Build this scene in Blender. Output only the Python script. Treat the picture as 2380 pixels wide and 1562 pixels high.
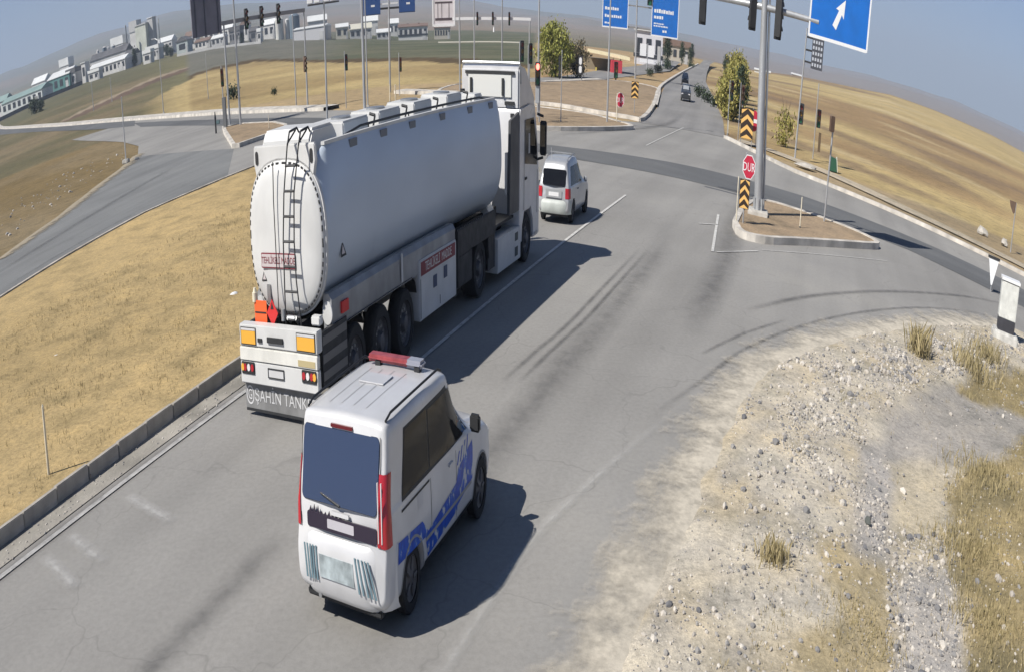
import bpy, bmesh, math, random
from math import radians as R, sin, cos, pi, atan2, hypot, tan
from mathutils import Vector, Matrix, noise
import numpy as np
random.seed(7)
for o in list(bpy.data.objects):
    bpy.data.objects.remove(o)
SC = bpy.context.scene
COL = SC.collection

# ------------------------------------------------------------------ camera (wide surveillance lens, picture squeezed 2:1 sideways)
CAM_H = 4.846
PITCH, ROLL = 0.35997, 0.00572
SX, SY, X0, Y0 = 1788.41, 3583.45, 1154.06, 1337.98          # pixels per radian and lens centre on a 2380 x 1562 frame
cd = bpy.data.cameras.new('camera'); cam = bpy.data.objects.new('camera', cd); COL.objects.link(cam); SC.camera = cam
cd.type = 'PANO'; cd.panorama_type = 'EQUIRECTANGULAR'
cd.longitude_min = -X0/SX; cd.longitude_max = (2380-X0)/SX
cd.latitude_min = (Y0-1562)/SY; cd.latitude_max = Y0/SY
cd.clip_start = 0.1; cd.clip_end = 40000
_f = Vector((0, cos(PITCH), -sin(PITCH))); _u = Vector((0, sin(PITCH), cos(PITCH))); _r = Vector((1, 0, 0))
_r2 = _r*cos(ROLL)+_u*sin(ROLL); _u2 = _u*cos(ROLL)-_r*sin(ROLL)
cam.matrix_world = Matrix(((_r2.x, _u2.x, -_f.x, 0), (_r2.y, _u2.y, -_f.y, 0), (_r2.z, _u2.z, -_f.z, CAM_H), (0, 0, 0, 1)))

# ------------------------------------------------------------------ sky and sun
SUN_EL = R(42.0); SUN_AZ = atan2(-1.76, -0.95)               # the sun stands behind and to the left of the camera
W = bpy.data.worlds.new('World'); SC.world = W; W.use_nodes = True
nt = W.node_tree
bg = nt.nodes['Background']; bg.inputs[1].default_value = 0.05
sky = nt.nodes.new('ShaderNodeTexSky'); sky.sky_type = 'NISHITA'; sky.sun_disc = False
sky.sun_elevation = SUN_EL; sky.sun_rotation = SUN_AZ
sky.altitude = 3200; sky.air_density = 0.85; sky.dust_density = 0.1; sky.ozone_density = 7.0
nt.links.new(sky.outputs[0], bg.inputs[0])
sd = bpy.data.lights.new('sun', 'SUN'); sd.energy = 3.8; sd.angle = R(0.53); sd.color = (1.0, 0.955, 0.88)
sun = bpy.data.objects.new('sun', sd); COL.objects.link(sun)
_sv = Vector((sin(SUN_AZ)*cos(SUN_EL), cos(SUN_AZ)*cos(SUN_EL), sin(SUN_EL)))
sun.rotation_euler = _sv.to_track_quat('Z', 'Y').to_euler(); sun.location = (-40, -20, 60)
SC.view_settings.view_transform = 'Standard'; SC.view_settings.look = 'None'
SC.view_settings.exposure = 0.78; SC.view_settings.gamma = 1.0
SC.cycles.max_bounces = 5; SC.cycles.diffuse_bounces = 2; SC.cycles.glossy_bounces = 3; SC.cycles.volume_bounces = 0; SC.cycles.transparent_max_bounces = 12

# ------------------------------------------------------------------ materials
MATS = {}
def mat(name, col, rough=.6, metal=0., var=.0, vscale=3., bump=0., bscale=20., spec=.5, emit=None, coat=0., stretch=None):
    """Principled material; var mixes in a darker noise tone, bump adds fine relief."""
    if name in MATS: return MATS[name]
    m = bpy.data.materials.new(name); m.use_nodes = True; n = m.node_tree; b = n.nodes['Principled BSDF']
    b.inputs['Base Color'].default_value = (*col, 1); b.inputs['Roughness'].default_value = rough; b.inputs['Metallic'].default_value = metal
    b.inputs['Specular IOR Level'].default_value = spec
    if coat: b.inputs['Coat Weight'].default_value = coat; b.inputs['Coat Roughness'].default_value = .08
    if emit: b.inputs['Emission Color'].default_value = (*emit[:3], 1); b.inputs['Emission Strength'].default_value = emit[3]
    tc = n.nodes.new('ShaderNodeTexCoord'); src = tc.outputs['Object']
    if stretch:
        mp = n.nodes.new('ShaderNodeMapping'); mp.inputs['Scale'].default_value = stretch
        n.links.new(src, mp.inputs[0]); src = mp.outputs[0]
    if var:
        t = n.nodes.new('ShaderNodeTexNoise'); t.inputs['Scale'].default_value = vscale; t.inputs['Detail'].default_value = 6
        n.links.new(src, t.inputs['Vector'])
        mr = n.nodes.new('ShaderNodeMapRange'); mr.inputs[1].default_value = .35; mr.inputs[2].default_value = .7
        mr.inputs[3].default_value = 1-var; mr.inputs[4].default_value = 1+var*.35
        n.links.new(t.outputs[0], mr.inputs[0])
        mx = n.nodes.new('ShaderNodeMix'); mx.data_type = 'RGBA'; mx.blend_type = 'MULTIPLY'; mx.inputs[0].default_value = 1
        mx.inputs[6].default_value = (*col, 1); n.links.new(mr.outputs[0], mx.inputs[7]); n.links.new(mx.outputs[2], b.inputs['Base Color'])
        rr = n.nodes.new('ShaderNodeMapRange'); rr.inputs[3].default_value = min(1, rough+.12); rr.inputs[4].default_value = max(.03, rough-.08)
        n.links.new(t.outputs[0], rr.inputs[0]); n.links.new(rr.outputs[0], b.inputs['Roughness'])
    if bump:
        t2 = n.nodes.new('ShaderNodeTexNoise'); t2.inputs['Scale'].default_value = bscale; t2.inputs['Detail'].default_value = 4
        n.links.new(src, t2.inputs['Vector'])
        bp = n.nodes.new('ShaderNodeBump'); bp.inputs['Strength'].default_value = bump; bp.inputs['Distance'].default_value = .03
        n.links.new(t2.outputs[0], bp.inputs['Height']); n.links.new(bp.outputs[0], b.inputs['Normal'])
    MATS[name] = m; return m

def ramp(n, fac, stops):
    r = n.nodes.new('ShaderNodeValToRGB'); e = r.color_ramp.elements
    while len(e) < len(stops): e.new(.5)
    for k, (p, c) in enumerate(stops): e[k].position = p; e[k].color = (*c, 1)
    n.links.new(fac, r.inputs[0]); return r.outputs[0]
def nnoise(n, vec, scale, detail=5, rough=.55):
    t = n.nodes.new('ShaderNodeTexNoise'); t.inputs['Scale'].default_value = scale; t.inputs['Detail'].default_value = detail; t.inputs['Roughness'].default_value = rough
    n.links.new(vec, t.inputs['Vector']); return t.outputs[0]
def nmix(n, fac, a, b, mode='MIX'):
    m = n.nodes.new('ShaderNodeMix'); m.data_type = 'RGBA'; m.blend_type = mode
    if isinstance(fac, (int, float)): m.inputs[0].default_value = fac
    else: n.links.new(fac, m.inputs[0])
    for s, k in ((a, 6), (b, 7)):
        if isinstance(s, tuple): m.inputs[k].default_value = (*s, 1)
        else: n.links.new(s, m.inputs[k])
    return m.outputs[2]
def mapr(n, v, a, b, c, d):
    m = n.nodes.new('ShaderNodeMapRange'); n.links.new(v, m.inputs[0])
    for k, x in enumerate((a, b, c, d)): m.inputs[k+1].default_value = x
    return m.outputs[0]
YAW = R(22.99)
def asphalt(name, base, tracks=.25, yaw=YAW):
    m = bpy.data.materials.new(name); m.use_nodes = True; n = m.node_tree; b = n.nodes['Principled BSDF']
    g = n.nodes.new('ShaderNodeNewGeometry'); pos = g.outputs['Position']
    mp = n.nodes.new('ShaderNodeMapping'); mp.vector_type = 'POINT'; mp.inputs['Rotation'].default_value = (0, 0, yaw); n.links.new(pos, mp.inputs[0])
    mp2 = n.nodes.new('ShaderNodeMapping'); mp2.inputs['Scale'].default_value = (1, .045, 1); n.links.new(mp.outputs[0], mp2.inputs[0])
    big = nnoise(n, pos, .10, 6, .6); streak = nnoise(n, mp2.outputs[0], .55, 4, .5); fine = nnoise(n, pos, 9, 5, .7); grit = nnoise(n, pos, 60, 3, .8)
    c = ramp(n, big, [(.3, tuple(x*.82 for x in base)), (.55, base), (.75, (base[0]*1.16, base[1]*1.15, base[2]*1.12))])
    c = nmix(n, 1., c, ramp(n, streak, [(.32, (1-tracks,)*3), (.58, (1, 1, 1)), (.8, (1.06, 1.05, 1.03))]), 'MULTIPLY')
    c = nmix(n, 1., c, ramp(n, fine, [(.25, (.86,)*3), (.6, (1.04,)*3)]), 'MULTIPLY')
    c = nmix(n, 1., c, ramp(n, grit, [(.3, (.86,)*3), (.7, (1.12,)*3)]), 'MULTIPLY')
    # hairline cracks and old patches
    v = n.nodes.new('ShaderNodeTexVoronoi'); v.feature = 'DISTANCE_TO_EDGE'; v.inputs['Scale'].default_value = .22; v.inputs['Randomness'].default_value = 1
    wv = nmix(n, .25, pos, nnoise_col(n, pos, .9)); n.links.new(wv, v.inputs['Vector'])
    c = nmix(n, mapr(n, v.outputs['Distance'], 0., .006, .35, 0.), c, (base[0]*.5, base[1]*.5, base[2]*.5))
    n.links.new(c, b.inputs['Base Color']); b.inputs['Roughness'].default_value = .82; b.inputs['Specular IOR Level'].default_value = .35
    bp = n.nodes.new('ShaderNodeBump'); bp.inputs['Strength'].default_value = .35; bp.inputs['Distance'].default_value = .01
    n.links.new(grit, bp.inputs['Height']); n.links.new(bp.outputs[0], b.inputs['Normal'])
    MATS[name] = m; return m
def nnoise_col(n, vec, scale):
    t = n.nodes.new('ShaderNodeTexNoise'); t.inputs['Scale'].default_value = scale; t.inputs['Detail'].default_value = 3
    n.links.new(vec, t.inputs['Vector']); mm = n.nodes.new('ShaderNodeVectorMath'); mm.operation = 'MULTIPLY_ADD'
    n.links.new(t.outputs[1], mm.inputs[0]); mm.inputs[1].default_value = (6, 6, 0); n.links.new(vec, mm.inputs[2]); return mm.outputs[0]

# ------------------------------------------------------------------ mesh helpers
class MB:
    def __init__(s): s.v = []; s.f = []
    def add(s, vs, fs):
        o = len(s.v); s.v += [tuple(p) for p in vs]; s.f += [tuple(i+o for i in f) for f in fs]; return s
    def box(s, x0, x1, y0, y1, z0, z1):
        return s.add([(x0, y0, z0), (x1, y0, z0), (x1, y1, z0), (x0, y1, z0), (x0, y0, z1), (x1, y0, z1), (x1, y1, z1), (x0, y1, z1)],
                     [(3, 2, 1, 0), (4, 5, 6, 7), (0, 1, 5, 4), (1, 2, 6, 5), (2, 3, 7, 6), (3, 0, 4, 7)])
    def cbox(s, c, d, rz=0.):
        x, y, z = d[0]/2, d[1]/2, d[2]/2; ca, sa = cos(rz), sin(rz); o = len(s.v)
        s.box(-x, x, -y, y, -z, z)
        s.v[o:] = [(c[0]+p[0]*ca-p[1]*sa, c[1]+p[0]*sa+p[1]*ca, c[2]+p[2]) for p in s.v[o:]]; return s
    def cyl(s, p0, p1, r0, r1=None, n=12, caps=True):
        r1 = r0 if r1 is None else r1; p0 = Vector(p0); p1 = Vector(p1); d = (p1-p0).normalized()
        a = d.orthogonal().normalized(); b = d.cross(a)
        vs = [p0+(a*cos(2*pi*k/n)+b*sin(2*pi*k/n))*r0 for k in range(n)]+[p1+(a*cos(2*pi*k/n)+b*sin(2*pi*k/n))*r1 for k in range(n)]
        fs = [(k, (k+1) % n, n+(k+1) % n, n+k) for k in range(n)]
        if caps: fs += [tuple(range(n-1, -1, -1)), tuple(range(n, 2*n))]
        return s.add(vs, fs)
    def pipe(s, pts, r, n=8):
        for a, b in zip(pts[:-1], pts[1:]): s.cyl(a, b, r, r, n)
        return s
    def prism(s, poly, vec):
        n = len(poly); v = Vector(vec); vs = [Vector(p) for p in poly]; vs = vs+[p+v for p in vs]
        return s.add(vs, [tuple(range(n-1, -1, -1)), tuple(range(n, 2*n))]+[(k, (k+1) % n, n+(k+1) % n, n+k) for k in range(n)])
    def lathe_x(s, prof, c, n=24, sgn=1):
        """prof: (x offset, radius) pairs revolved about the x axis through c."""
        vs = []
        for (x, r) in prof:
            vs += [(c[0]+sgn*x, c[1]+r*cos(2*pi*k/n), c[2]+r*sin(2*pi*k/n)) for k in range(n)]
        fs = []
        for i in range(len(prof)-1):
            for k in range(n): fs.append((i*n+k, i*n+(k+1) % n, (i+1)*n+(k+1) % n, (i+1)*n+k))
        return s.add(vs, fs)
    def grid(s, rows):
        m = len(rows[0]); vs = [p for r in rows for p in r]
        return s.add(vs, [(i*m+k, i*m+k+1, (i+1)*m+k+1, (i+1)*m+k) for i in range(len(rows)-1) for k in range(m-1)])
    def mesh(s, name, smooth=40, bevel=0, fix=True):
        me = bpy.data.meshes.new(name); me.from_pydata(s.v, [], s.f)
        if fix or bevel:
            bm = bmesh.new(); bm.from_mesh(me)
            if fix: bmesh.ops.recalc_face_normals(bm, faces=bm.faces)
            if bevel: bmesh.ops.bevel(bm, geom=[e for e in bm.edges if e.calc_face_angle(0) > .6], offset=bevel, segments=2, affect='EDGES', clamp_overlap=True)
            bm.to_mesh(me); bm.free()
        if smooth:
            me.polygons.foreach_set('use_smooth', [True]*len(me.polygons)); me.set_sharp_from_angle(angle=R(smooth))
        me.update(); return me
def link(name, me, m=None, parent=None, loc=None, rz=None):
    o = bpy.data.objects.new(name, me); COL.objects.link(o)
    if m is not None and not me.materials: me.materials.append(m)
    if parent: o.parent = parent
    if loc: o.location = loc
    if rz is not None: o.rotation_euler[2] = rz
    return o
def pieces(mb):
    """split a shape into its separate pieces; pieces that touch or overlap stay together"""
    n = len(mb.v); par = list(range(n))
    def find(a):
        while par[a] != a: par[a] = par[par[a]]; a = par[a]
        return a
    for f in mb.f:
        r = find(f[0])
        for k in f[1:]: par[find(k)] = r
    roots = {}
    for f in mb.f: roots.setdefault(find(f[0]), []).append(f)
    if len(roots) < 2: return [mb]
    g = []
    for fs in roots.values():
        ix = {i for f in fs for i in f}; P = np.array([mb.v[i] for i in ix]); g.append([fs, P.min(0)-.004, P.max(0)+.004])
    done = False
    while not done:
        done = True
        for i in range(len(g)):
            for j in range(i+1, len(g)):
                if (g[i][1] <= g[j][2]).all() and (g[j][1] <= g[i][2]).all():
                    g[i] = [g[i][0]+g[j][0], np.minimum(g[i][1], g[j][1]), np.maximum(g[i][2], g[j][2])]; g.pop(j); done = False; break
            if not done: break
    out = []
    for fs, _, _ in g:
        ix = sorted({i for f in fs for i in f}); mp = {i: k for k, i in enumerate(ix)}; b = MB(); b.v = [mb.v[i] for i in ix]; b.f = [tuple(mp[i] for i in f) for f in fs]; out.append(b)
    return out
def part(name, mb, m, parent, smooth=40, bevel=0, label=None, kind=None, fix=True):
    if kind != 'stuff' and len(mb.f) < 400:
        ps = pieces(mb)
        if len(ps) > 1: return [part(name, b, m, parent, smooth, bevel, label, 'one', fix) for b in ps][0]
    if kind == 'one': kind = None
    o = link(name, mb.mesh(name, smooth, bevel, fix), m, parent)
    if label: o['label'] = label
    if kind: o['kind'] = kind
    return o
def thing(name, label, cat, loc=(0, 0, 0), rz=0., group=None):
    o = bpy.data.objects.new(name, None); COL.objects.link(o); o.location = loc; o.rotation_euler[2] = rz
    o['label'] = label; o['category'] = cat
    if group: o['group'] = group
    o.empty_display_size = .3; return o
def tag(o, label, cat, group=None):
    o['label'] = label; o['category'] = cat
    if group: o['group'] = group
    return o
def struct(o): o['kind'] = 'structure'; return o
def text_mesh(txt, size, mx=None):
    c = bpy.data.curves.new('t', 'FONT'); c.body = txt; c.size = size; c.align_x = 'CENTER'; c.align_y = 'CENTER'; c.resolution_u = 2; c.extrude = .002
    o = bpy.data.objects.new('t', c); COL.objects.link(o); dg = bpy.context.evaluated_depsgraph_get()
    me = bpy.data.meshes.new_from_object(o.evaluated_get(dg)); bpy.data.objects.remove(o)
    if mx: me.transform(mx)
    me.materials.clear(); return me
def text_words(txt, size, mx):
    full = text_mesh(txt, size); xs = [v.co.x for v in full.vertices]; out = []; ws = txt.split()
    for k, w in enumerate(ws):
        me = text_mesh(w, size); xw = [v.co.x for v in me.vertices]; dx = min(xs)-min(xw) if k == 0 else max(xs)-max(xw)
        me.transform(mx @ Matrix.Translation((dx, 0, 0))); out.append(me)
    return out
def pol(az, r): return (r*sin(R(az)), r*cos(R(az)))
def smooth01(t): t = min(1., max(0., t)); return t*t*(3-2*t)

# ------------------------------------------------------------------ terrain
EL600 = ([-60, -40, -35, -32, -29, -26, -24, -22.5, -20, -17, -14, -12, -9, -7, -5, -3, 0, 6, 12, 16.9, 18.4, 21.2, 23.2, 25.8, 27.7, 31, 35, 37.4, 45, 70],
         [-.46, -.2, -.08, .06, .13, .15, .17, .12, .1, -.03, -.2, -.32, -.47, -.58, -.62, -.62, -.6, -.62, -.68, -.70, -.66, -.49, -.41, -.28, -.14, -.13, -.2, -.32, -.4, -.46])
SKY = ([-60, -42, -34.9, -33, -30.9, -27.8, -25.7, -23.8, -22.6, -20.5, -17.8, -14, -11.2, -8.2, -5.3, -2.4, .55, 3.5, 6.4, 9.4, 12.3, 15.3, 18.3, 22.5, 25.7, 32.2, 37.3, 45, 70],
       [.6, 1.3, 1.7, 1.67, 1.73, 1.84, 1.77, 1.86, 1.85, 1.74, 1.58, 1.26, 1.2, 1.12, 1.0, .8, .5, .35, .3, .2, .2, .12, .08, .12, .30, .48, .40, .5, .6])
EDGE = [(-12, -16), (-5, -3), (-1.2, 5), (1.9, 10.8), (2.6, 12.1), (3.8, 14.3), (4.8, 16.4), (6.7, 19.9), (8.6, 22.5), (12.2, 25.4), (16.2, 27.9), (20.5, 30.1), (24.5, 31.6), (29.5, 29.5), (36, 23), (60, -10), (90, -50)]
def edge_dist(x, y):
    """signed distance to the right-hand road edge, positive on the verge"""
    best = 1e9; sg = 1
    for (ax, ay), (bx, by) in zip(EDGE[:-1], EDGE[1:]):
        dx, dy = bx-ax, by-ay; t = max(0, min(1, ((x-ax)*dx+(y-ay)*dy)/(dx*dx+dy*dy)))
        px, py = ax+t*dx-x, ay+t*dy-y; d = px*px+py*py
        if d < best: best = d; sg = 1 if dx*(y-ay)-dy*(x-ax) < 0 else -1
    return sg*math.sqrt(best)
def terr(x, y, fine=True):
    r = hypot(x, y); az = math.degrees(atan2(x, y))
    if r < 60 and y < 34 and x > -8:
        d = edge_dist(x, y)
        if d > -.9:
            z = -.03+.08*smooth01((d+.25+.25*noise.noise((x*.9, y*.9, 12.))+.12*noise.noise((x*3., y*3., 2.)))/.5)*(1-.6*smooth01((d-1.2)/1.5))
            lane = smooth01((d-2.8)/1.8)*(1-1.3*smooth01((d-5.6)/3.5)) if x < 22 else 0
            z -= .20*lane
            z += .035*noise.noise((x*1.3, y*1.3, 3.))*smooth01(d/.6)+.02*noise.noise((x*4, y*4, 1.))*smooth01(d/.5)
            return z
    if r <= 150: return -.03+.02*noise.noise((x*.25, y*.25, 0.))
    e6 = np.interp(az, *EL600) if abs(az) < 60 else -.46
    z6 = CAM_H+600*tan(R(e6))
    if r <= 600: return -.03+z6*smooth01((r-150)/450)
    es = float(np.interp(az, *SKY)) if abs(az) < 60 else .5
    s = (r-600)/4700.
    if s <= 1: el = e6+(es-e6)*s**.62 if az < 10 else e6+(es-e6)*s**1.1
    else: el = es-(s-1)*.5
    z = CAM_H+r*tan(R(el))
    if az > 12: z -= 16*smooth01((az-12)/8)*sin(pi*min(1, max(0, (r-600)/2600)))
    if r > 900:
        k = smooth01((r-900)/2500)
        n = noise.fractal((x*.0011, y*.0011, 5.), .9, 2.1, 5)+.6*noise.fractal((x*.004, y*.004, 2.), .9, 2.1, 3)
        z += k*(10+.0016*r)*n*(.55 if s < .9 else .35)
    return z
C_YEL = (.50, .385, .19); C_TAN = (.455, .34, .195); C_OLV = (.19, .175, .095); C_GRN = (.10, .115, .065); C_GRY = (.20, .19, .165)
C_BRN = (.17, .12, .09); C_HIL = (.29, .225, .17); C_HIG = (.19, .185, .13); C_GRV = (.62, .56, .46); C_SOIL = (.55, .47, .34)
def lerp3(a, b, t): return tuple(a[k]+(b[k]-a[k])*t for k in range(3))
RB = ([-40, -28, -25, -21, -17, -12, -8, -3.6, .6, 4], [120, 150, 205, 290, 300, 232, 206, 181, 168, 150])
def zone(x, y):
    r = hypot(x, y); az = math.degrees(atan2(x, y)); n1 = noise.fractal((x*.03, y*.03, 8.), 1., 2., 3); n2 = noise.noise((x*.15, y*.15, 1.))
    if r < 60 and y < 36 and x > -8:
        d = edge_dist(x, y)
        if d > -1.2:
            n3 = noise.noise((x*.7, y*.7, 4.))
            n4 = noise.noise((x*1.6, y*1.6, 9.))
            c = lerp3(C_GRV, C_SOIL, smooth01(.4+n3*1.2)); c = lerp3(c, (.44, .41, .37), .55*smooth01(.3+n4*1.6))
            w = n3*.45+n4*.2; k = lambda a, b, v: smooth01((v-a)/.5)*(1-smooth01((v-b)/.5))      # soft band between a and b
            low = 1-smooth01((y-13.6)/1.2); mid = smooth01((y-13.2)/1.2)*(1-smooth01((y-18.2)/1.)); up = smooth01((y-17.6)/1.2)
            c = lerp3(c, (.46, .37, .21), .8*low*k(2.5, 4.0, d+w*1.6)); c = lerp3(c, (.47, .44, .41), max(low*k(4.1, 5.5, d+w), mid*k(3.2, 4.1, d+w)))
            c = lerp3(c, (.56, .49, .37), mid*k(4.1, 5.4, d+w*.5)); c = lerp3(c, (.42, .39, .355), up*k(3.3, 6.8, d+w))
            lim = 5.5+1.2*smooth01((y-17)/2)-3.2*smooth01((y-21.5)/2)
            c = lerp3(c, lerp3((.42, .335, .185), (.27, .225, .13), smooth01(.4+n3*1.4)), smooth01((d-lim+w)/.5))
            return c
    if az > 13.5 and r > 60:
        if r < 75 and az > 20: return lerp3(C_TAN, C_GRY, .25+.2*n1)
        lr = math.log(r)
        b = noise.noise((lr*4.2+az*.02, az*.055, 3.3)); c = lerp3(C_YEL, (.34, .235, .125), smooth01(.5+b*1.3))
        b2 = noise.noise((lr*11+az*.16, az*.10, 7.7))
        c = lerp3(c, (.24, .17, .11), .75*smooth01((b2-.18)*3.5)); c = lerp3(c, (.58, .47, .28), .65*smooth01((-b2-.26)*4))
        if r > 600: c = lerp3(c, C_HIL, smooth01((r-600)/900))
        return c
    if az < 2.5:
        rb = float(np.interp(az, *RB))+12*n1
        if az < -22 and r < 700:
            c = lerp3((.15, .135, .075), (.24, .19, .115), smooth01(.45+.9*n1)); c = lerp3(c, C_GRN, .7*smooth01((r-330)/80)*smooth01(.6+n1))
            if r < 130: c = lerp3((.22, .16, .075), (.27, .21, .125), smooth01(.4+.8*n1+.4*n2))
            g = smooth01((-22-az)/4)
            c = lerp3(C_YEL if r < rb else C_OLV, c, g)
            if 250 < r < 360 and -31 < az < -21 and abs(math.log(r/300)-.04*(az+26)) < .06: c = C_BRN if math.log(r/300)-.04*(az+26) < .02 else (.36, .29, .21)
            return c
        if r < rb: return lerp3(C_YEL, (.36, .265, .13), smooth01(.5+n1*.9)) if r > 122 else lerp3(C_TAN, (.34, .255, .15), .5+n1)
        if r < rb+22: return (.12, .085, .045)
        if r < 900:
            c = lerp3(C_GRN, (.16, .155, .10), smooth01(.5+n1)); c = lerp3(c, C_GRY, smooth01((-9-az)/6)*.75)
            return c
    if r < 430: return lerp3(C_TAN, (.40, .27, .145), smooth01(.5+n1))
    h = noise.fractal((x*.0016, y*.0016, 3.), 1., 2., 4)
    c = lerp3(C_HIL, C_HIG, smooth01(.45+h*.9+(0.35 if az < -16 else -.15)))
    c = lerp3(c, (.30, .24, .17), smooth01((noise.noise((x*.003, y*.0022, 9.))-.1)*3)*.5)
    return c
def build_terrain():
    azs = list(np.arange(-180, -46, 6.))+list(np.arange(-46, -39.9, 2.))+list(np.arange(-39.6, 44.1, .4))+list(np.arange(46, 180, 6.))
    rs = [3.]
    while rs[-1] < 9000:
        r = rs[-1]; rs.append(r*1.024 if r < 60 else (r*1.03 if r < 900 else r*1.035))
    V = [(0, 0, -.03)]; C = [C_TAN]; F = []
    na = len(azs)
    for r in rs:
        for a in azs:
            x, y = pol(a, r); V.append((x, y, terr(x, y))); C.append(zone(x, y))
    for k in range(na): F.append((0, 1+k, 1+(k+1) % na))
    for i in range(len(rs)-1):
        for k in range(na):
            a = 1+i*na; b = a+na; k2 = (k+1) % na; F.append((a+k, b+k, b+k2, a+k2))
    me = bpy.data.meshes.new('ground'); me.from_pydata(V, [], F)
    ca = me.color_attributes.new('zone', 'FLOAT_COLOR', 'POINT')
    ca.data.foreach_set('color', np.array([(*c, 1) for c in C], dtype=np.float32).ravel())
    me.polygons.foreach_set('use_smooth', [True]*len(me.polygons)); 
    bm = bmesh.new(); bm.from_mesh(me); bmesh.ops.recalc_face_normals(bm, faces=bm.faces); bm.to_mesh(me); bm.free()
    if me.polygons[len(me.polygons)//2].normal.z < 0: me.flip_normals()
    return struct(link('ground', me, ground_mat('ground_soil')))
def ground_mat(name, attr=True, base=C_TAN):
    m = bpy.data.materials.new(name); m.use_nodes = True; n = m.node_tree; b = n.nodes['Principled BSDF']
    g = n.nodes.new('ShaderNodeNewGeometry'); pos = g.outputs['Position']
    if attr:
        a = n.nodes.new('ShaderNodeAttribute'); a.attribute_name = 'zone'; c = a.outputs['Color']
    else:
        rgb = n.nodes.new('ShaderNodeRGB'); rgb.outputs[0].default_value = (*base, 1); c = rgb.outputs[0]
    c = nmix(n, 1., c, ramp(n, nnoise(n, pos, .06, 6, .62), [(.3, (.80, .80, .78)), (.55, (1, 1, 1)), (.75, (1.14, 1.11, 1.05))]), 'MULTIPLY')
    c = nmix(n, 1., c, ramp(n, nnoise(n, pos, .8, 6, .65), [(.28, (.66, .68, .68)), (.5, (1, 1, 1)), (.75, (1.22, 1.19, 1.12))]), 'MULTIPLY')
    c = nmix(n, 1., c, ramp(n, nnoise(n, pos, 7, 5, .75), [(.3, (.66, .66, .66)), (.55, (1.02,)*3), (.75, (1.22, 1.2, 1.15))]), 'MULTIPLY')
    fine = nnoise(n, pos, 32, 4, .8)
    c = nmix(n, 1., c, ramp(n, fine, [(.3, (.75,)*3), (.7, (1.2,)*3)]), 'MULTIPLY')
    n.links.new(c, b.inputs['Base Color']); b.inputs['Roughness'].default_value = .95; b.inputs['Specular IOR Level'].default_value = .15
    bp = n.nodes.new('ShaderNodeBump'); bp.inputs['Strength'].default_value = .6; bp.inputs['Distance'].default_value = .05
    n.links.new(nnoise(n, pos, 9, 6, .75), bp.inputs['Height']); n.links.new(bp.outputs[0], b.inputs['Normal'])
    MATS[name] = m; return m
ground = build_terrain()
# ------------------------------------------------------------------ roads
A_MAIN = asphalt('asphalt_worn', (.315, .304, .286), .15)
A_DARK = asphalt('asphalt_dark', (.145, .148, .150), .2, R(-40))
A_SLIP = asphalt('asphalt_slip', (.225, .228, .225), .22, R(17))
A_FAR = asphalt('asphalt_far', (.275, .266, .256), .2, R(16))
KERB = mat('kerb_concrete', (.62, .58, .52), .9, var=.35, vscale=1.2, bump=.4, bscale=25)
KERB_D = mat('kerb_concrete_old', (.54, .50, .44), .9, var=.4, vscale=1.5, bump=.4, bscale=25)
def kline(s, t=-15.5): return (t*cos(YAW)+s*sin(YAW), -t*sin(YAW)+s*cos(YAW))
def poly_mesh(name, pts, z):
    bm = bmesh.new(); vs = [bm.verts.new((p[0], p[1], z)) for p in pts]
    es = [bm.edges.new((vs[k], vs[(k+1) % len(vs)])) for k in range(len(vs))]
    bmesh.ops.triangle_fill(bm, use_beauty=True, use_dissolve=False, edges=es)
    for f in bm.faces:
        if f.normal.z < 0: f.normal_flip()
    me = bpy.data.meshes.new(name); bm.to_mesh(me); bm.free(); return me
def resample(pts, step):
    out = [pts[0]]
    for a, b in zip(pts[:-1], pts[1:]):
        d = hypot(b[0]-a[0], b[1]-a[1]); k = max(1, int(d/step))
        out += [(a[0]+(b[0]-a[0])*j/k, a[1]+(b[1]-a[1])*j/k) for j in range(1, k+1)]
    return out
def curve(pts, k=6):
    """Catmull-Rom through points"""
    P = [pts[0]]+list(pts)+[pts[-1]]; out = []
    for i in range(1, len(P)-2):
        for j in range(k):
            t = j/k; q = []
            for d in range(2):
                a, b, c, e = P[i-1][d], P[i][d], P[i+1][d], P[i+2][d]
                q.append(.5*(2*b+(c-a)*t+(2*a-5*b+4*c-e)*t*t+(3*b-a-3*c+e)*t**3))
            out.append(tuple(q))
    return out+[pts[-1]]
def strip(name, left, right, z, m, step=6, follow=True):
    n = 90
    def samp(pl):
        d = [0]
        for a, b in zip(pl[:-1], pl[1:]): d.append(d[-1]+hypot(b[0]-a[0], b[1]-a[1]))
        ts = np.linspace(0, d[-1], n)
        return list(zip(np.interp(ts, d, [p[0] for p in pl]), np.interp(ts, d, [p[1] for p in pl])))
    L, Rr = samp(left), samp(right); rows = []
    for a, b in zip(L, Rr):
        rows.append([(a[0]+(b[0]-a[0])*k/4, a[1]+(b[1]-a[1])*k/4, (max(terr(a[0]+(b[0]-a[0])*k/4, a[1]+(b[1]-a[1])*k/4), -.03) if follow else -.03)+.03+z) for k in range(5)])
    mb = MB(); mb.grid(rows); me = mb.mesh(name, 0, fix=True)
    if me.polygons[0].normal.z < 0: me.flip_normals()
    return struct(link(name, me, m))
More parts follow.
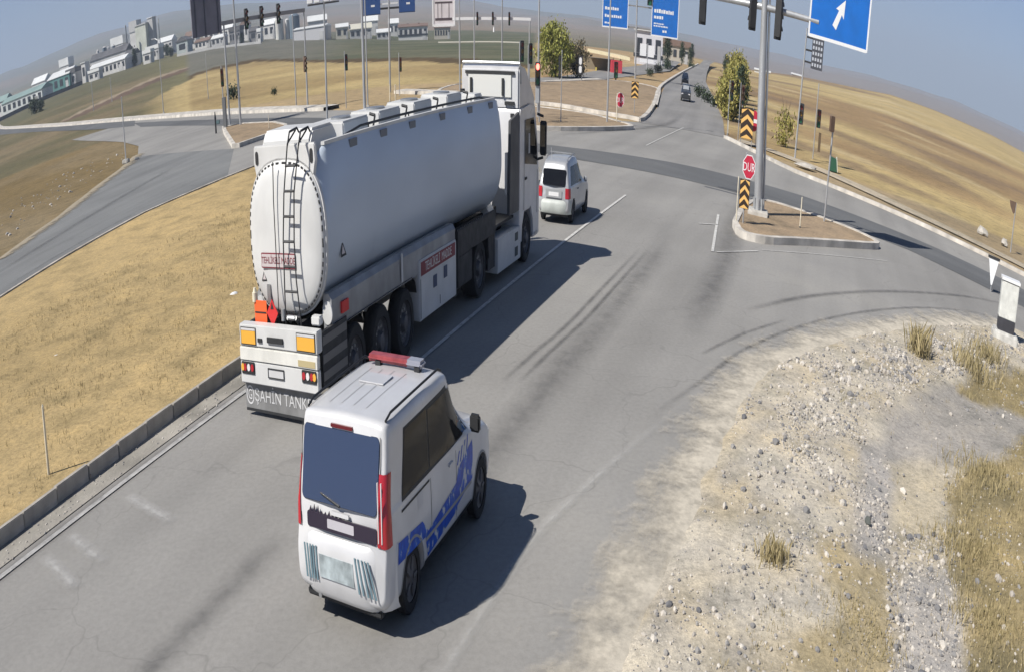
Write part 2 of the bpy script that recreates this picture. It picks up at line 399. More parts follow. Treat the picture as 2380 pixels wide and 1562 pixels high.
# main carriageway with the junction
right_edge = EDGE[:14]
junction = [kline(-32), kline(44, -16.2), (-3, 58), (-12, 72), (-19, 66), (-17.6, 56.8), (-20.3, 50.2), (-22.2, 45.9), (-23.9, 38.7), (-24.8, 33.4), (-27, 20), (-29, -5), (-38, -5),
            (-34, 20), (-32.3, 43.9), (-33.5, 54.9), (-35.4, 63.8), (-37.4, 74.2), (-39.7, 82.2), (-44, 91.5), (-52, 103), (-75, 131), (-82, 140), (-67, 142), (-53.5, 126), (-39.7, 111.4), (-27.9, 99.4), (-19, 91.7),
            (-9, 82), (0, 75), (10, 79), (14.5, 80.5), (18, 92), (24.5, 93.5), (22.7, 79.5), (23.2, 71), (24.6, 63), (27.1, 58.5), (31.35, 52), (34.2, 47.4), (41, 37), (60, 8), (90, -36)]
junction += [(80, -48)]+[p for p in reversed(EDGE[:16])]
jl = poly_mesh('road', junction, .0)
struct(link('road', jl, A_MAIN))
strip('slip_road', [(-34.5, 10), (-33, 34), (-32.1, 43.9), (-33.3, 54.9), (-35.2, 63.8), (-37.2, 74.2), (-38.5, 80)], [(-27.5, 10), (-25.3, 30), (-24.0, 38.7), (-22.3, 45.9), (-20.4, 50.2), (-19.2, 54), (-24, 70)], .004, A_SLIP, follow=False)
strip('crossing_road', [(-330, 462), (-244.7, 346), (-141.2, 224.5), (-83.7, 160.5), (-70, 145)], [(-318, 436), (-232, 318), (-130, 205), (-77, 144), (-62, 128)], .004, A_DARK)
strip('dark_lane', [(-66, 136), (-41, 107), (-30, 95.5), (-18, 84), (-8, 72.5), (3.6, 60.5), (14, 57), (21, 53), (28, 46.3), (34, 39), (50, 15), (80, -28)],
      [(-58, 122), (-34, 94.2), (-25.4, 86), (-14, 74.5), (-5, 65), (5.4, 54.6), (12, 51.3), (19.5, 46.6), (24.6, 43.0), (29, 36.6), (46, 11), (76, -31)], .008, A_DARK, follow=False)
strip('far_road', [(14.3, 80), (20, 99.2), (24.6, 120.3), (29.7, 142.3), (48.1, 206.7), (75.8, 300.5), (102, 395)], [(22.7, 78), (27.4, 95.3), (35.4, 129.3), (47.1, 180), (62, 236), (86.8, 326), (110, 403)], .012, A_FAR)
strip('service_road', [(-5, 118), (6.8, 122.2), (11.4, 129), (17.2, 137.6), (26, 158), (44, 205), (66, 290)], [(-6, 128), (7, 133), (11, 140), (15, 150), (21, 168), (38, 214), (60, 296)], .012, A_FAR)
# painted lines, thin sheets with worn gaps
def paint_mat(fade=0.):
    m = bpy.data.materials.new('road_paint'); m.use_nodes = True; n = m.node_tree; b = n.nodes['Principled BSDF']
    g = n.nodes.new('ShaderNodeNewGeometry'); w = nnoise(n, g.outputs['Position'], 5, 6, .75)
    c = ramp(n, w, [(.30, (.28, .27, .26)), (.48, (.58, .57, .54)), (.7, (.72, .71, .68))]) if not fade else ramp(n, w, [(.30, (.33, .32, .305)), (.48, (.56, .55, .53)), (.7, (.70, .69, .66))]); n.links.new(c, b.inputs['Base Color']); b.inputs['Roughness'].default_value = .7
    return m
PAINT = paint_mat()
FAINT = paint_mat(.5)
def dust_mat():
    return mat('verge_dust', (.37, .345, .30), .95, var=.4, vscale=.8, bump=.5, bscale=14)
def line(pts, w, z=.016, m=None, name='lane_marking'):
    pts = resample(pts, 1.0); L = []; Rr = []
    for k, p in enumerate(pts):
        a = pts[max(0, k-1)]; b = pts[min(len(pts)-1, k+1)]; d = Vector((b[0]-a[0], b[1]-a[1])).normalized(); nn = Vector((d.y, -d.x))*w/2
        L.append((p[0]-nn.x, p[1]-nn.y, z)); Rr.append((p[0]+nn.x, p[1]+nn.y, z))
    mb = MB(); mb.grid([L, Rr]); me = mb.mesh(name, 0)
    if me.polygons[0].normal.z < 0: me.flip_normals()
    return struct(link(name, me, m or PAINT))
line([kline(-30, -14.3), kline(36, -14.3)], .14, m=FAINT)
for s in (14.2,):
    line([kline(s, -10.45), kline(43.5, -10.6)], .13)

line([(12.1, 42.0), (9.7, 34.3)], .13); line([(10.3, 39.3), (11.4, 39.6)], .12); line([(9.9, 34.3), (12.3, 35.5)], .12); line([(12.6, 35.8), (16, 36.9), (21, 38.6)], .05)
line([kline(64, -14), kline(82, -14)], .1)
# tyre marks: faint rubber bands with soft edges
def rubber(name='tyre_rubber', col=(.055, .055, .058), k=.36):
    m = bpy.data.materials.new(name); m.use_nodes = True; n = m.node_tree; b = n.nodes['Principled BSDF']; out = n.nodes['Material Output']
    b.inputs['Base Color'].default_value = (*col, 1); b.inputs['Roughness'].default_value = .75
    uv = n.nodes.new('ShaderNodeUVMap'); sp = n.nodes.new('ShaderNodeSeparateXYZ'); n.links.new(uv.outputs[0], sp.inputs[0])
    a = mapr(n, sp.outputs[0], 0, .5, 0, 1); a2 = mapr(n, sp.outputs[0], .5, 1, 1, 0); mn = n.nodes.new('ShaderNodeMath'); mn.operation = 'MINIMUM'; n.links.new(a, mn.inputs[0]); n.links.new(a2, mn.inputs[1])
    e = mapr(n, sp.outputs[1], 0, .18, 0, 1); e2 = mapr(n, sp.outputs[1], .75, 1, 1, 0); m3 = n.nodes.new('ShaderNodeMath'); m3.operation = 'MULTIPLY'; n.links.new(e, m3.inputs[0]); n.links.new(e2, m3.inputs[1])
    g = n.nodes.new('ShaderNodeNewGeometry'); nz = mapr(n, nnoise(n, g.outputs['Position'], 2.2, 5, .7), .3, .7, .25, 1)
    m1 = n.nodes.new('ShaderNodeMath'); m1.operation = 'MULTIPLY'; n.links.new(mn.outputs[0], m1.inputs[0]); n.links.new(nz, m1.inputs[1])
    m2 = n.nodes.new('ShaderNodeMath'); m2.operation = 'MULTIPLY'; n.links.new(m1.outputs[0], m2.inputs[0]); n.links.new(m3.outputs[0], m2.inputs[1])
    m4 = n.nodes.new('ShaderNodeMath'); m4.operation = 'MULTIPLY'; n.links.new(m2.outputs[0], m4.inputs[0]); m4.inputs[1].default_value = k
    tr = n.nodes.new('ShaderNodeBsdfTransparent'); ms = n.nodes.new('ShaderNodeMixShader'); n.links.new(m4.outputs[0], ms.inputs[0]); n.links.new(tr.outputs[0], ms.inputs[1]); n.links.new(b.outputs[0], ms.inputs[2]); n.links.new(ms.outputs[0], out.inputs[0])
    return m
RUB = rubber(); RUBS = rubber('skid_rubber', (.045, .045, .048), .55); OLDP = rubber('worn_line', (.62, .61, .58), .5); HATCH = rubber('worn_hatch', (.56, .55, .53), .8)
def tyre(pts, w=.3, z=.021, m=None, name='tyre_mark'):
    pts = curve(pts, 8); n = len(pts); mb = MB(); L = []; Rr = []
    for k, p in enumerate(pts):
        a = pts[max(0, k-1)]; b = pts[min(n-1, k+1)]; d = Vector((b[0]-a[0], b[1]-a[1])).normalized(); nn = Vector((d.y, -d.x))*w/2
        L.append((p[0]-nn.x, p[1]-nn.y, z)); Rr.append((p[0]+nn.x, p[1]+nn.y, z))
    mb.grid([L, Rr]); me = mb.mesh('tyre_mark', 0, fix=False); uv = me.uv_layers.new(name='UVMap')
    for pl in me.polygons:
        for li in pl.loop_indices:
            vi = me.loops[li].vertex_index; uv.data[li].uv = (vi//n, (vi % n)/(n-1))
    if me.polygons[0].normal.z < 0: me.flip_normals()
    struct(link(name, me, m or RUB))
tyre([(-6.8, -4), (-2.6, 6.6), (-.5, 11.4), (.71, 13.85), (1.55, 15.1), (2.8, 16.75), (5.2, 19.8)], .30, .019, OLDP, 'lane_marking')
tyre([(.12, 20.26), (1.13, 22.26), (2.27, 24.44), (3.99, 28.38), (6.2, 33.5)], .22, .021, RUBS); tyre([(.55, 20.2), (1.62, 22.4), (2.95, 25.06), (4.4, 28.4), (6.6, 33.5)], .22, .0215, RUBS)
tyre([(4.0, 18.8), (5.91, 21.06), (7.96, 23.54), (11.02, 26.27), (14.61, 28.85), (18.66, 31.11), (22.2, 32.4), (26, 33)], .24, .022, RUBS)
tyre([(6.2, 22.7), (7.26, 23.8), (8.56, 25.04), (10.6, 26.7)], .2, .0225, RUBS); tyre([(9, 27), (11.16, 28.7), (13.5, 30.3), (17.3, 32.4), (21.6, 34.25), (25.5, 35.5), (31, 36)], .42, .023, RUBS)
tyre([(-10.6, 11.5), (-9.3, 14.8), (-7.7, 18.6), (-6.4, 21.5)], .5, .0235)
for a_, b_, z_ in (((-8.4, 15.37), (-6.7, 14.3), .0241), ((-9.2, 14.0), (-7.75, 13.05), .0243), ((-9.45, 13.3), (-8.0, 12.3), .0245)): tyre([a_, ((a_[0]+b_[0])/2, (a_[1]+b_[1])/2), b_], .42, z_, HATCH, 'lane_marking')
tyre([(-26.4, 36), (-25.2, 42), (-24.2, 46), (-23.6, 48)], .5, .025); tyre([(-30, 38), (-29, 48), (-28.5, 58), (-28, 68)], .9, .0255)
tyre([(6, 24), (9.5, 32), (12.5, 40), (15.5, 47)], 1.6, .026); tyre([(-2.2, 12), (.4, 18), (4.4, 27), (8.4, 37)], 1.3, .0265)
tyre([(-6.0, 9.5), (-5.2, 11.5), (-4.2, 14)], .8, .027)
tyre([(5, 66), (9, 70), (14.5, 76.5), (18.5, 84), (22, 95)], 1.2, .0275)

# ------------------------------------------------------------------ raised verges and islands with kerbs
GRASS = ground_mat('dry_grass_verge', False, (.49, .365, .185)); ISLE = ground_mat('island_dirt', False, (.37, .28, .19)); PALE = ground_mat('pale_concrete', False, (.50, .43, .33))
def inset(pts, d):
    n = len(pts); out = []; area = sum(pts[k][0]*pts[(k+1) % n][1]-pts[(k+1) % n][0]*pts[k][1] for k in range(n)); sg = 1 if area > 0 else -1
    for k in range(n):
        a, p, b = Vector(pts[k-1]), Vector(pts[k]), Vector(pts[(k+1) % n]); d1 = (p-a).normalized(); d2 = (b-p).normalized()
        n1 = Vector((-d1.y, d1.x))*sg; n2 = Vector((-d2.y, d2.x))*sg; bi = (n1+n2); bi = bi.normalized() if bi.length > 1e-6 else n1
        q = p+bi*d/max(.4, bi.dot(n1)); out.append((q.x, q.y))
    return out
def island(name, pts, h=.16, kw=.22, top=None, kerb=None, dz=0.):
    mb = MB(); inn = inset(pts, kw); n = len(pts)
    V = [(p[0], p[1], -.02+dz) for p in pts]+[(p[0], p[1], h+dz) for p in pts]+[(p[0], p[1], h+dz) for p in inn]+[(p[0], p[1], -.02+dz) for p in inn]
    F = []
    for k in range(n):
        j = (k+1) % n; F += [(k, j, n+j, n+k), (n+k, n+j, 2*n+j, 2*n+k), (2*n+k, 2*n+j, 3*n+j, 3*n+k)]
    t = struct(link(name, poly_mesh(name, inset(pts, kw+.002), h-.035+dz), top or ISLE))
    mb.add(V, F); part('kerb', mb, kerb or KERB, t, 0)
    return t
# long dry verge between the slip road and the carriageway: its near kerb is laid stone by stone
verge_pts = [kline(-32, -15.62), kline(38, -15.62), kline(43, -16.6), (-2.5, 50), (-6, 60), (-11.5, 69.5), (-15.6, 70.2), (-18.6, 67), (-18.2, 60), (-17.6, 56.8), (-20.3, 50.2), (-22.2, 45.9), (-23.9, 38.7), (-24.8, 33.4), (-27, 20), (-29, -5)]
def verge_surface():
    bm = bmesh.new(); vs = [bm.verts.new((p[0], p[1], .0)) for p in resample(verge_pts+[verge_pts[0]], 2.)[:-1]]
    bm.edges.ensure_lookup_table(); es = [bm.edges.new((vs[k], vs[(k+1) % len(vs)])) for k in range(len(vs))]
    bmesh.ops.triangle_fill(bm, use_beauty=True, edges=es)
    for _ in range(4):
        bmesh.ops.subdivide_edges(bm, edges=[e for e in bm.edges if e.calc_length() > 1.1 and not e.is_boundary], cuts=1, use_grid_fill=False)
        bmesh.ops.triangulate(bm, faces=bm.faces)
    for v in bm.verts:
        b = 0 if v.is_boundary else 1
        v.co.z = .155+b*(.05*noise.noise((v.co.x*.5, v.co.y*.5, 0))+.03*noise.noise((v.co.x*1.7, v.co.y*1.7, 4.)))
    for f in bm.faces:
        if f.normal.z < 0: f.normal_flip()
        f.smooth = True
    me = bpy.data.meshes.new('grass_verge'); bm.to_mesh(me); bm.free(); return me
verge = struct(link('grass_verge', verge_surface(), GRASS))
def kerb_stone_mesh(L):
    mb = MB(); mb.prism([(-L/2, 0, -.03), (-L/2, .16, -.03), (-L/2, .16, .22), (-L/2, .035, .22), (-L/2, 0, .19)], (L, 0, 0)); me = mb.mesh('kerb_stone', 0, bevel=.012); me.materials.append(KERB_D); return me
ks = kerb_stone_mesh(.985)
for k in range(72):
    s = -28+k+.5; x, y = kline(s, -15.48+.012*random.uniform(-1, 1))
    o = link('kerb_stone', ks, None, verge, (x, y, .008*random.uniform(-1, 1))); o.rotation_euler = (0, R(random.uniform(-.5, .5)), pi/2-YAW+pi+R(random.uniform(-.6, .6)))
mb = MB(); vp = [kline(43, -16.5), (-2.5, 50), (-6, 60), (-11.5, 69.5), (-15.6, 70.2), (-18.6, 67), (-18.2, 60), (-17.6, 56.8), (-20.3, 50.2), (-22.2, 45.9), (-23.9, 38.7), (-24.8, 33.4), (-27, 20), (-29, -5)]
vi = [(p[0]+q[0], p[1]+q[1]) for p, q in zip(vp, [(-.1, -.15)]*3+[(.1, -.2)]*2+[(.2, 0)]*9)]
rows = [[(p[0], p[1], z) for p in pp] for pp, z in ((vp, -.02), (vp, .20), (vi, .20), (vi, 0.))]
mb.grid(rows); part('kerb', mb, KERB_D, verge, 0)
# dusty strip of grit that gathers along the kerb foot
line([kline(-28, -14.98), kline(30, -14.98)], .75, .012, dust_mat(), 'grit_strip')
island('traffic_island', curve([(12.2, 39.6), (12.0, 37.6), (13.2, 37.1), (15.2, 37.9), (20.1, 40.1), (21.9, 41.4), (21.2, 43.4), (19.1, 45.4), (16.4, 46.9), (14.2, 44.2), (12.2, 39.6)], 3)[:-1], .2, .3)
island('traffic_island', [(-31.6, 88.4), (-29.5, 83), (-24.3, 70.4), (-23.5, 70.2), (-22.2, 73.2), (-20.7, 77.2), (-21.5, 80), (-24, 84.3), (-29, 88.4)], .22, .35)
island('traffic_island', curve([(-3, 70.2), (3.6, 68.4), (8.5, 70.2), (12.2, 73.3), (12.6, 75), (11.4, 77.5), (9, 81.5), (2, 86), (-5, 88), (-8, 80), (-3, 70.2)], 3)[:-1], .2, .4)
island('traffic_island', curve([(-6, 92), (5, 89.6), (9.8, 84.9), (13.6, 82.2), (15.2, 82.4), (19.6, 99.2), (24.2, 120.3), (26, 130), (23, 136), (17, 134), (6.8, 120.5), (-5, 115), (-8, 103), (-6, 92)], 3)[:-1], .2, .45)
# pale concrete kerbs along the outer edges
def kerb_run(pts, w, h, name='kerb'):
    pts = curve(pts, 4); mb = MB(); rows = []
    for k, p in enumerate(pts):
        a = pts[max(0, k-1)]; b = pts[min(len(pts)-1, k+1)]; d = Vector((b[0]-a[0], b[1]-a[1])).normalized(); nn = Vector((d.y, -d.x))*w/2; z = max(terr(p[0], p[1]), -.03)+.03
        rows.append([(p[0]-nn.x, p[1]-nn.y, z-.05), (p[0]-nn.x, p[1]-nn.y, z+h), (p[0]+nn.x, p[1]+nn.y, z+h), (p[0]+nn.x, p[1]+nn.y, z-.05)])
    mb.grid(rows); return struct(link(name, mb.mesh(name, 0), KERB))
kerb_run([(-330, 464), (-244.7, 347), (-141.2, 225), (-83.7, 161), (-53.5, 126.6), (-39.7, 112), (-27.9, 100), (-19.5, 93)], 2.4, .22)
kerb_run([(-13.1, 107.8), (-9, 104), (-5.2, 101)], 2.2, .2)
kerb_run([(6.8, 120.8), (11.4, 127.6), (17.2, 136)], 1.3, .2)
kerb_run([(22.6, 77.5), (23.4, 71.5), (24.7, 63.6), (27.2, 58.9), (31.4, 52.4), (34.3, 47.8), (41, 37.6), (60, 8.6)], .35, .14)
kerb_run([(19.6, 99), (24.2, 120), (29.2, 142), (47.6, 206.5), (75.2, 300)], .5, .18)
strip('footpath', [(24.6, 79), (26.6, 76.2), (28.5, 72.4), (30.5, 68.6), (32.5, 63.6), (34.2, 58.6), (38, 51.5), (44, 43), (58, 22)], [(23.6, 76.5), (25.5, 74.2), (27.0, 70.8), (28.8, 66.8), (30.4, 62.2), (32.2, 57.4), (36.4, 50.2), (42.6, 41.6), (56.6, 20.8)], .02, PALE, follow=False)

# dust and fine grit drifting from the gravel shoulder over the asphalt edge
def drift_mat(col):
    m = bpy.data.materials.new('drifted_dust'); m.use_nodes = True; n = m.node_tree; b = n.nodes['Principled BSDF']; out = n.nodes['Material Output']; g = n.nodes.new('ShaderNodeNewGeometry'); pos = g.outputs['Position']
    c = nmix(n, 1., col, ramp(n, nnoise(n, pos, 6, 5, .7), [(.3, (.8,)*3), (.7, (1.15,)*3)]), 'MULTIPLY'); n.links.new(c, b.inputs['Base Color']); b.inputs['Roughness'].default_value = .95
    uv = n.nodes.new('ShaderNodeUVMap'); sp = n.nodes.new('ShaderNodeSeparateXYZ'); n.links.new(uv.outputs[0], sp.inputs[0])
    ad = n.nodes.new('ShaderNodeMath'); ad.operation = 'ADD'; n.links.new(sp.outputs[0], ad.inputs[0]); n.links.new(mapr(n, nnoise(n, pos, 1.1, 7, .7), .25, .75, -.55, .45), ad.inputs[1])
    a = mapr(n, ad.outputs[0], .30, 1.0, 0, .97); tr = n.nodes.new('ShaderNodeBsdfTransparent'); ms = n.nodes.new('ShaderNodeMixShader'); n.links.new(a, ms.inputs[0]); n.links.new(tr.outputs[0], ms.inputs[1]); n.links.new(b.outputs[0], ms.inputs[2]); n.links.new(ms.outputs[0], out.inputs[0]); return m
def drift(pts, w, z, col, side=1, over=.7):
    """u runs from 0 at the far side (clear asphalt) to 1 at the edge"""
    pts = resample(pts, .8); n = len(pts); A = []; M = []; B = []
    for k, p in enumerate(pts):
        a = pts[max(0, k-2)]; b = pts[min(n-1, k+2)]; d = Vector((b[0]-a[0], b[1]-a[1])).normalized(); nn = Vector((-d.y, d.x))*side
        A.append((p[0]+nn.x*w, p[1]+nn.y*w, z)); M.append((p[0]+nn.x*.15, p[1]+nn.y*.15, z)); B.append((p[0]-nn.x*over, p[1]-nn.y*over, z-.07))
    mb = MB(); mb.grid([A, M, B]); me = mb.mesh('dust_drift', 0, fix=False); uv = me.uv_layers.new(name='UVMap')
    for pl in me.polygons:
        for li in pl.loop_indices: uv.data[li].uv = ((0, 1, 1.3)[me.loops[li].vertex_index//n], 0)
    if me.polygons[0].normal.z < 0: me.flip_normals()
    struct(link('dust_drift', me, drift_mat(col)))
drift(curve(EDGE[1:13], 5), 1.9, .030, (.58, .525, .43)); 
drift([(-24.6, 33.4), (-23.7, 38.7), (-22, 45.9), (-20.1, 50.2), (-17.6, 56.8)], 1.0, .032, (.40, .34, .24), 1)
drift([(-32.3, 43.9), (-33.5, 54.9), (-35.4, 63.8), (-37.4, 74.2), (-39.7, 82.2)], 1.4, .033, (.34, .29, .21), -1)
def broken_print():
    """blue vehicle print, broken up into patches over the white paint"""
    m = bpy.data.materials.new('decal_blue'); m.use_nodes = True; n = m.node_tree; b = n.nodes['Principled BSDF']; tc = n.nodes.new('ShaderNodeTexCoord')
    v = nnoise(n, tc.outputs['Object'], 5.5, 4, .6); w = nnoise(n, tc.outputs['Object'], 14, 3, .6)
    c = ramp(n, v, [(.40, (.52, .55, .60)), (.425, (.05, .16, .48)), (.48, (.006, .085, .55)), (.72, (.01, .055, .36))]); c = nmix(n, .35, c, ramp(n, w, [(.35, (.5,)*3), (.65, (1.2,)*3)]), 'MULTIPLY')
    n.links.new(c, b.inputs['Base Color']); b.inputs['Roughness'].default_value = .35; return m
# ------------------------------------------------------------------ vehicles
PW = mat('white_paint', (.62, .62, .63), .30, var=.10, vscale=2.0, coat=.5)
PT = mat('tank_paint', (.53, .60, .69), .36, .10, var=.10, vscale=.8, stretch=(1, .3, 1))
PTW = mat('tank_white', (.64, .64, .63), .42, var=.12, vscale=1.5)
DKP = mat('black_plastic', (.025, .026, .028), .55, var=.2, vscale=6)
DKM = mat('dark_chassis', (.035, .036, .04), .6, var=.4, vscale=5)
RUBB = mat('tyre_black', (.022, .022, .023), .85, bump=.4, bscale=30)
RIM = mat('rim_metal', (.14, .14, .15), .5, .5, var=.25, vscale=9)
GLS = mat('vehicle_glass', (.010, .011, .014), .07, spec=.22)
GLS_B = mat('tinted_glass', (.035, .050, .10), .09, spec=.9)
REDL = mat('red_lens', (.42, .02, .03), .2, spec=.7); WHL = mat('clear_lens', (.75, .72, .72), .2, spec=.7)
ORG = mat('orange_reflector', (.80, .42, .06), .35); HAZ = mat('hazard_orange', (.85, .13, .03), .5); HRED = mat('hazard_red', (.62, .03, .03), .5)
BLUE = broken_print(); STEEL = mat('steel_grey', (.42, .43, .44), .4, .7, var=.2, vscale=4)
DRED = mat('sign_dark_red', (.20, .025, .04), .5); PLUM = mat('plum_black', (.03, .022, .04), .3); TEAL = mat('stripe_teal', (.14, .22, .26), .4)
GALV = mat('galvanised_steel', (.50, .51, .52), .45, .55, var=.2, vscale=3, stretch=(1, 1, .3))
SILV = mat('brushed_aluminium', (.60, .62, .63), .35, .85, var=.2, vscale=3)
def wheel(parent, x, y, z, r, w, sgn, dual=False, rimcol=None):
    """tyre with rim; sgn +1 faces right"""
    ty = MB(); ty.lathe_x([(-w, r*.6), (-w, r*.93), (-w*.88, r), (-.12*w, r), (0, r*.93), (0.0, r*.66)], (x, y, z), 28, sgn)
    t = part('wheel', ty, RUBB, parent)
    rm = MB(); d = -.10 if dual else -.03
    rm.lathe_x([(-.02, r*.66), (d, r*.58), (d, r*.30), (d+(.11 if dual else .015), r*.22), (d+(.12 if dual else .02), .001)], (x, y, z), 24, sgn)
    part('rim', rm, rimcol or RIM, t)
    if not dual:
        sp = MB()
        for k in range(5):
            a = 2*pi*k/5; sp.cyl((x+sgn*(d+.012), y+cos(a)*r*.2, z+sin(a)*r*.2), (x+sgn*(d+.012), y+cos(a)*r*.58, z+sin(a)*r*.58), r*.075, r*.06, 6)
        part('spoke', sp, rimcol or RIM, t)
    else:
        nb = MB()
        for k in range(10):
            a = 2*pi*k/10; nb.cyl((x+sgn*(d-.01), y+cos(a)*r*.40, z+sin(a)*r*.40), (x+sgn*(d+.03), y+cos(a)*r*.40, z+sin(a)*r*.40), .022, .022, 6)
        part('wheel_nut', nb, STEEL, t, kind='stuff')
    return t
class Body:
    """lofted car body: profiles are functions of y (0 = rear, forward positive)"""
    def __init__(s, keys, rake):
        s.k = np.array(keys, float)   # y, half width, roof half width, bottom, belt, roof
        s.rake = rake
    def at(s, y):
        k = s.k; return [float(np.interp(y, k[:, 0], k[:, j])) for j in range(1, 6)]
    def sm(s, y):
        a = np.mean([s.at(min(max(y+d, s.k[0, 0]), s.k[-1, 0])) for d in (-.09, -.045, 0, .045, .09)], 0) if .12 < y < s.k[-1, 0]-.12 else s.at(y); return a
    def sec(s, y):
        w, wr, zb, zl, zr = s.sm(y); zl = min(zl, zr-.07); wr = min(wr, w-.02)
        P = [(0, zb), (w*.80, zb), (w*.97, zb+.05), (w, zb+.20), (w*1.005, (zb+zl)*.53), (w*.985, zl-.05), (w*.955, zl+.01), (wr+(w-wr)*.25, zl+(zr-zl)*.72), (wr, zr-.055), (wr*.93, zr-.010), (wr*.5, zr), (0, zr+.008)]
        for _ in range(2):
            Q = [P[0]]
            for a, b in zip(P[:-1], P[1:]): Q += [(a[0]*.75+b[0]*.25, a[1]*.75+b[1]*.25), (a[0]*.25+b[0]*.75, a[1]*.25+b[1]*.75)]
            P = Q+[P[-1]]
        return P
    def yy(s, y, z): return y+s.rake(z)*max(0., 1-y/1.0) if y < 1.0 else y
    def xside(s, y, z):
        P = s.sec(y); zs = [p[1] for p in P]; i0 = int(np.argmax([p[0] for p in P])); zz = [p[1] for p in P[i0:]]; xx = [p[0] for p in P[i0:]]
        return float(np.interp(z, zz, xx)) if z > zz[0] else float(np.interp(z, [p[1] for p in P[:i0+1]], [p[0] for p in P[:i0+1]]))
    def ztop(s, y, x):
        P = s.sec(y); i0 = int(np.argmax([p[0] for p in P])); xx = [p[0] for p in P[i0:]][::-1]; zz = [p[1] for p in P[i0:]][::-1]; return float(np.interp(abs(x), xx, zz))
    def mesh(s, ny=44):
        y0, y1 = s.k[0, 0], s.k[-1, 0]; ys = sorted(set([y0, y0+.02, y0+.05, y0+.1]+list(np.linspace(y0+.15, y1-.12, ny))+[y1-.08, y1-.04, y1])); mb = MB(); rows = []
        for y in ys:
            P = s.sec(y); loop = [(p[0], p[1]) for p in P]+[(-p[0], p[1]) for p in reversed(P[1:-1])]; rows.append([(p[0], s.yy(y, p[1]), p[1]) for p in loop])
        n = len(rows[0]); V = [p for r in rows for p in r]; F = [(i*n+k, i*n+(k+1) % n, (i+1)*n+(k+1) % n, (i+1)*n+k) for i in range(len(rows)-1) for k in range(n)]
        mb.add(V, F)
        for base, rw in ((0, rows[0]), (len(rows)-1, rows[-1])):
            c = (0, sum(p[1] for p in rw)/n, sum(p[2] for p in rw)/n); mb.v.append(c); ci = len(mb.v)-1
            for k in range(n): mb.f.append((base*n+k, base*n+(k+1) % n, ci))
        return mb
    def side_patch(s, ylo, yhi, zlo, zhi, sgn=1, off=.005, n=10):
        """ylo, yhi: functions of b in 0..1 (bottom to top); zlo, zhi: functions of a in 0..1 (rear to front)"""
        rows = []
        for i in range(n+1):
            a = i/n; row = []
            for j in range(n+1):
                b = j/n; y = ylo(b)+(yhi(b)-ylo(b))*a; z = zlo(a)+(zhi(a)-zlo(a))*b; row.append((sgn*(s.xside(y, z)+off), s.yy(y, z), z))
            rows.append(row)
        m = MB(); m.grid(rows); return m
    def top_patch(s, xlo, xhi, ylo, yhi, off=.006, n=10):
        rows = []
        for i in range(n+1):
            a = i/n; y = ylo+(yhi-ylo)*a; row = []
            for j in range(n+1):
                x = (xlo(a)+(xhi(a)-xlo(a))*j/n); z = s.ztop(y, x); row.append((x, s.yy(y, z), z+off))
            rows.append(row)
        m = MB(); m.grid(rows); return m
    def rear_patch(s, pts, off=.012, thick=.02):
        """polygon in the rear plane (x, z)"""
        m = MB(); m.prism([(x, s.rake(z)-off, z) for x, z in pts], (0, thick, 0)); return m
def rrect(x0, x1, z0, z1, r=.05, n=4):
    out = []
    for cx, cz, a0 in ((x1-r, z1-r, 0), (x0+r, z1-r, 90), (x0+r, z0+r, 180), (x1-r, z0+r, 270)):
        for k in range(n+1): a = R(a0+90*k/n); out.append((cx+r*cos(a), cz+r*sin(a)))
    return out
def cut_arches(mb, ys, r, w, name, m, parent, z=.3):
    me = mb.mesh(name, 50); o = link(name, me, m, parent)
    cut = MB()
    for y in ys: cut.cyl((-w-.3, y, z), (-w+.26, y, z), r, r, 28).cyl((w-.26, y, z), (w+.3, y, z), r, r, 28)
    co = link('c', cut.mesh('c', 0), None); co.parent = parent
    md = o.modifiers.new('b', 'BOOLEAN'); md.object = co; md.operation = 'DIFFERENCE'; md.solver = 'EXACT'
    bpy.context.view_layer.update(); dg = bpy.context.evaluated_depsgraph_get(); ne = bpy.data.meshes.new_from_object(o.evaluated_get(dg))
    o.modifiers.clear(); o.data = ne; ne.materials.clear(); ne.materials.append(m)
    ne.polygons.foreach_set('use_smooth', [True]*len(ne.polygons)); ne.set_sharp_from_angle(angle=R(50))
    bpy.data.objects.remove(co); return o

# ---- white panel van with the red light bar
van = thing('van', 'white van with blue side graphics and red roof light bar passing the tanker', 'van', (-2.5165, 11.5807, 0), -R(23.2))
vb = Body([(0, .845, .75, .34, 1.10, 1.745), (.025, .875, .785, .29, 1.10, 1.78), (.07, .89, .80, .26, 1.10, 1.795), (.3, .90, .81, .24, 1.10, 1.80), (1.2, .90, .81, .22, 1.10, 1.805), (2.0, .90, .795, .22, 1.09, 1.795), (2.35, .90, .75, .22, 1.08, 1.74),
           (2.75, .89, .61, .22, 1.05, 1.42), (3.15, .885, .62, .22, 1.01, 1.11), (3.3, .88, .66, .22, .98, 1.06), (3.8, .86, .66, .23, .92, .98), (4.1, .82, .62, .25, .82, .87), (4.22, .74, .55, .30, .68, .72), (4.26, .68, .5, .34, .6, .64)],
          lambda z: .16*smooth01((z-.95)/.8)-.05*smooth01((.85-z)/.25))
body = cut_arches(vb.mesh(), (.78, 3.55), .375, .89, 'body', PW, van)
part('rear_window', vb.rear_patch(rrect(-.765, .70, 1.06, 1.675, .06)), GLS_B, van, 30, bevel=.005)
part('tailgate_strip', vb.rear_patch(rrect(-.66, .70, .83, .965, .03), .016), PLUM, van, 30)
part('number_plate', vb.rear_patch(rrect(-.25, .27, .86, .94, .01), .022, .008), mat('plate_white', (.5, .48, .52), .4), van, 0)
sq = MB()
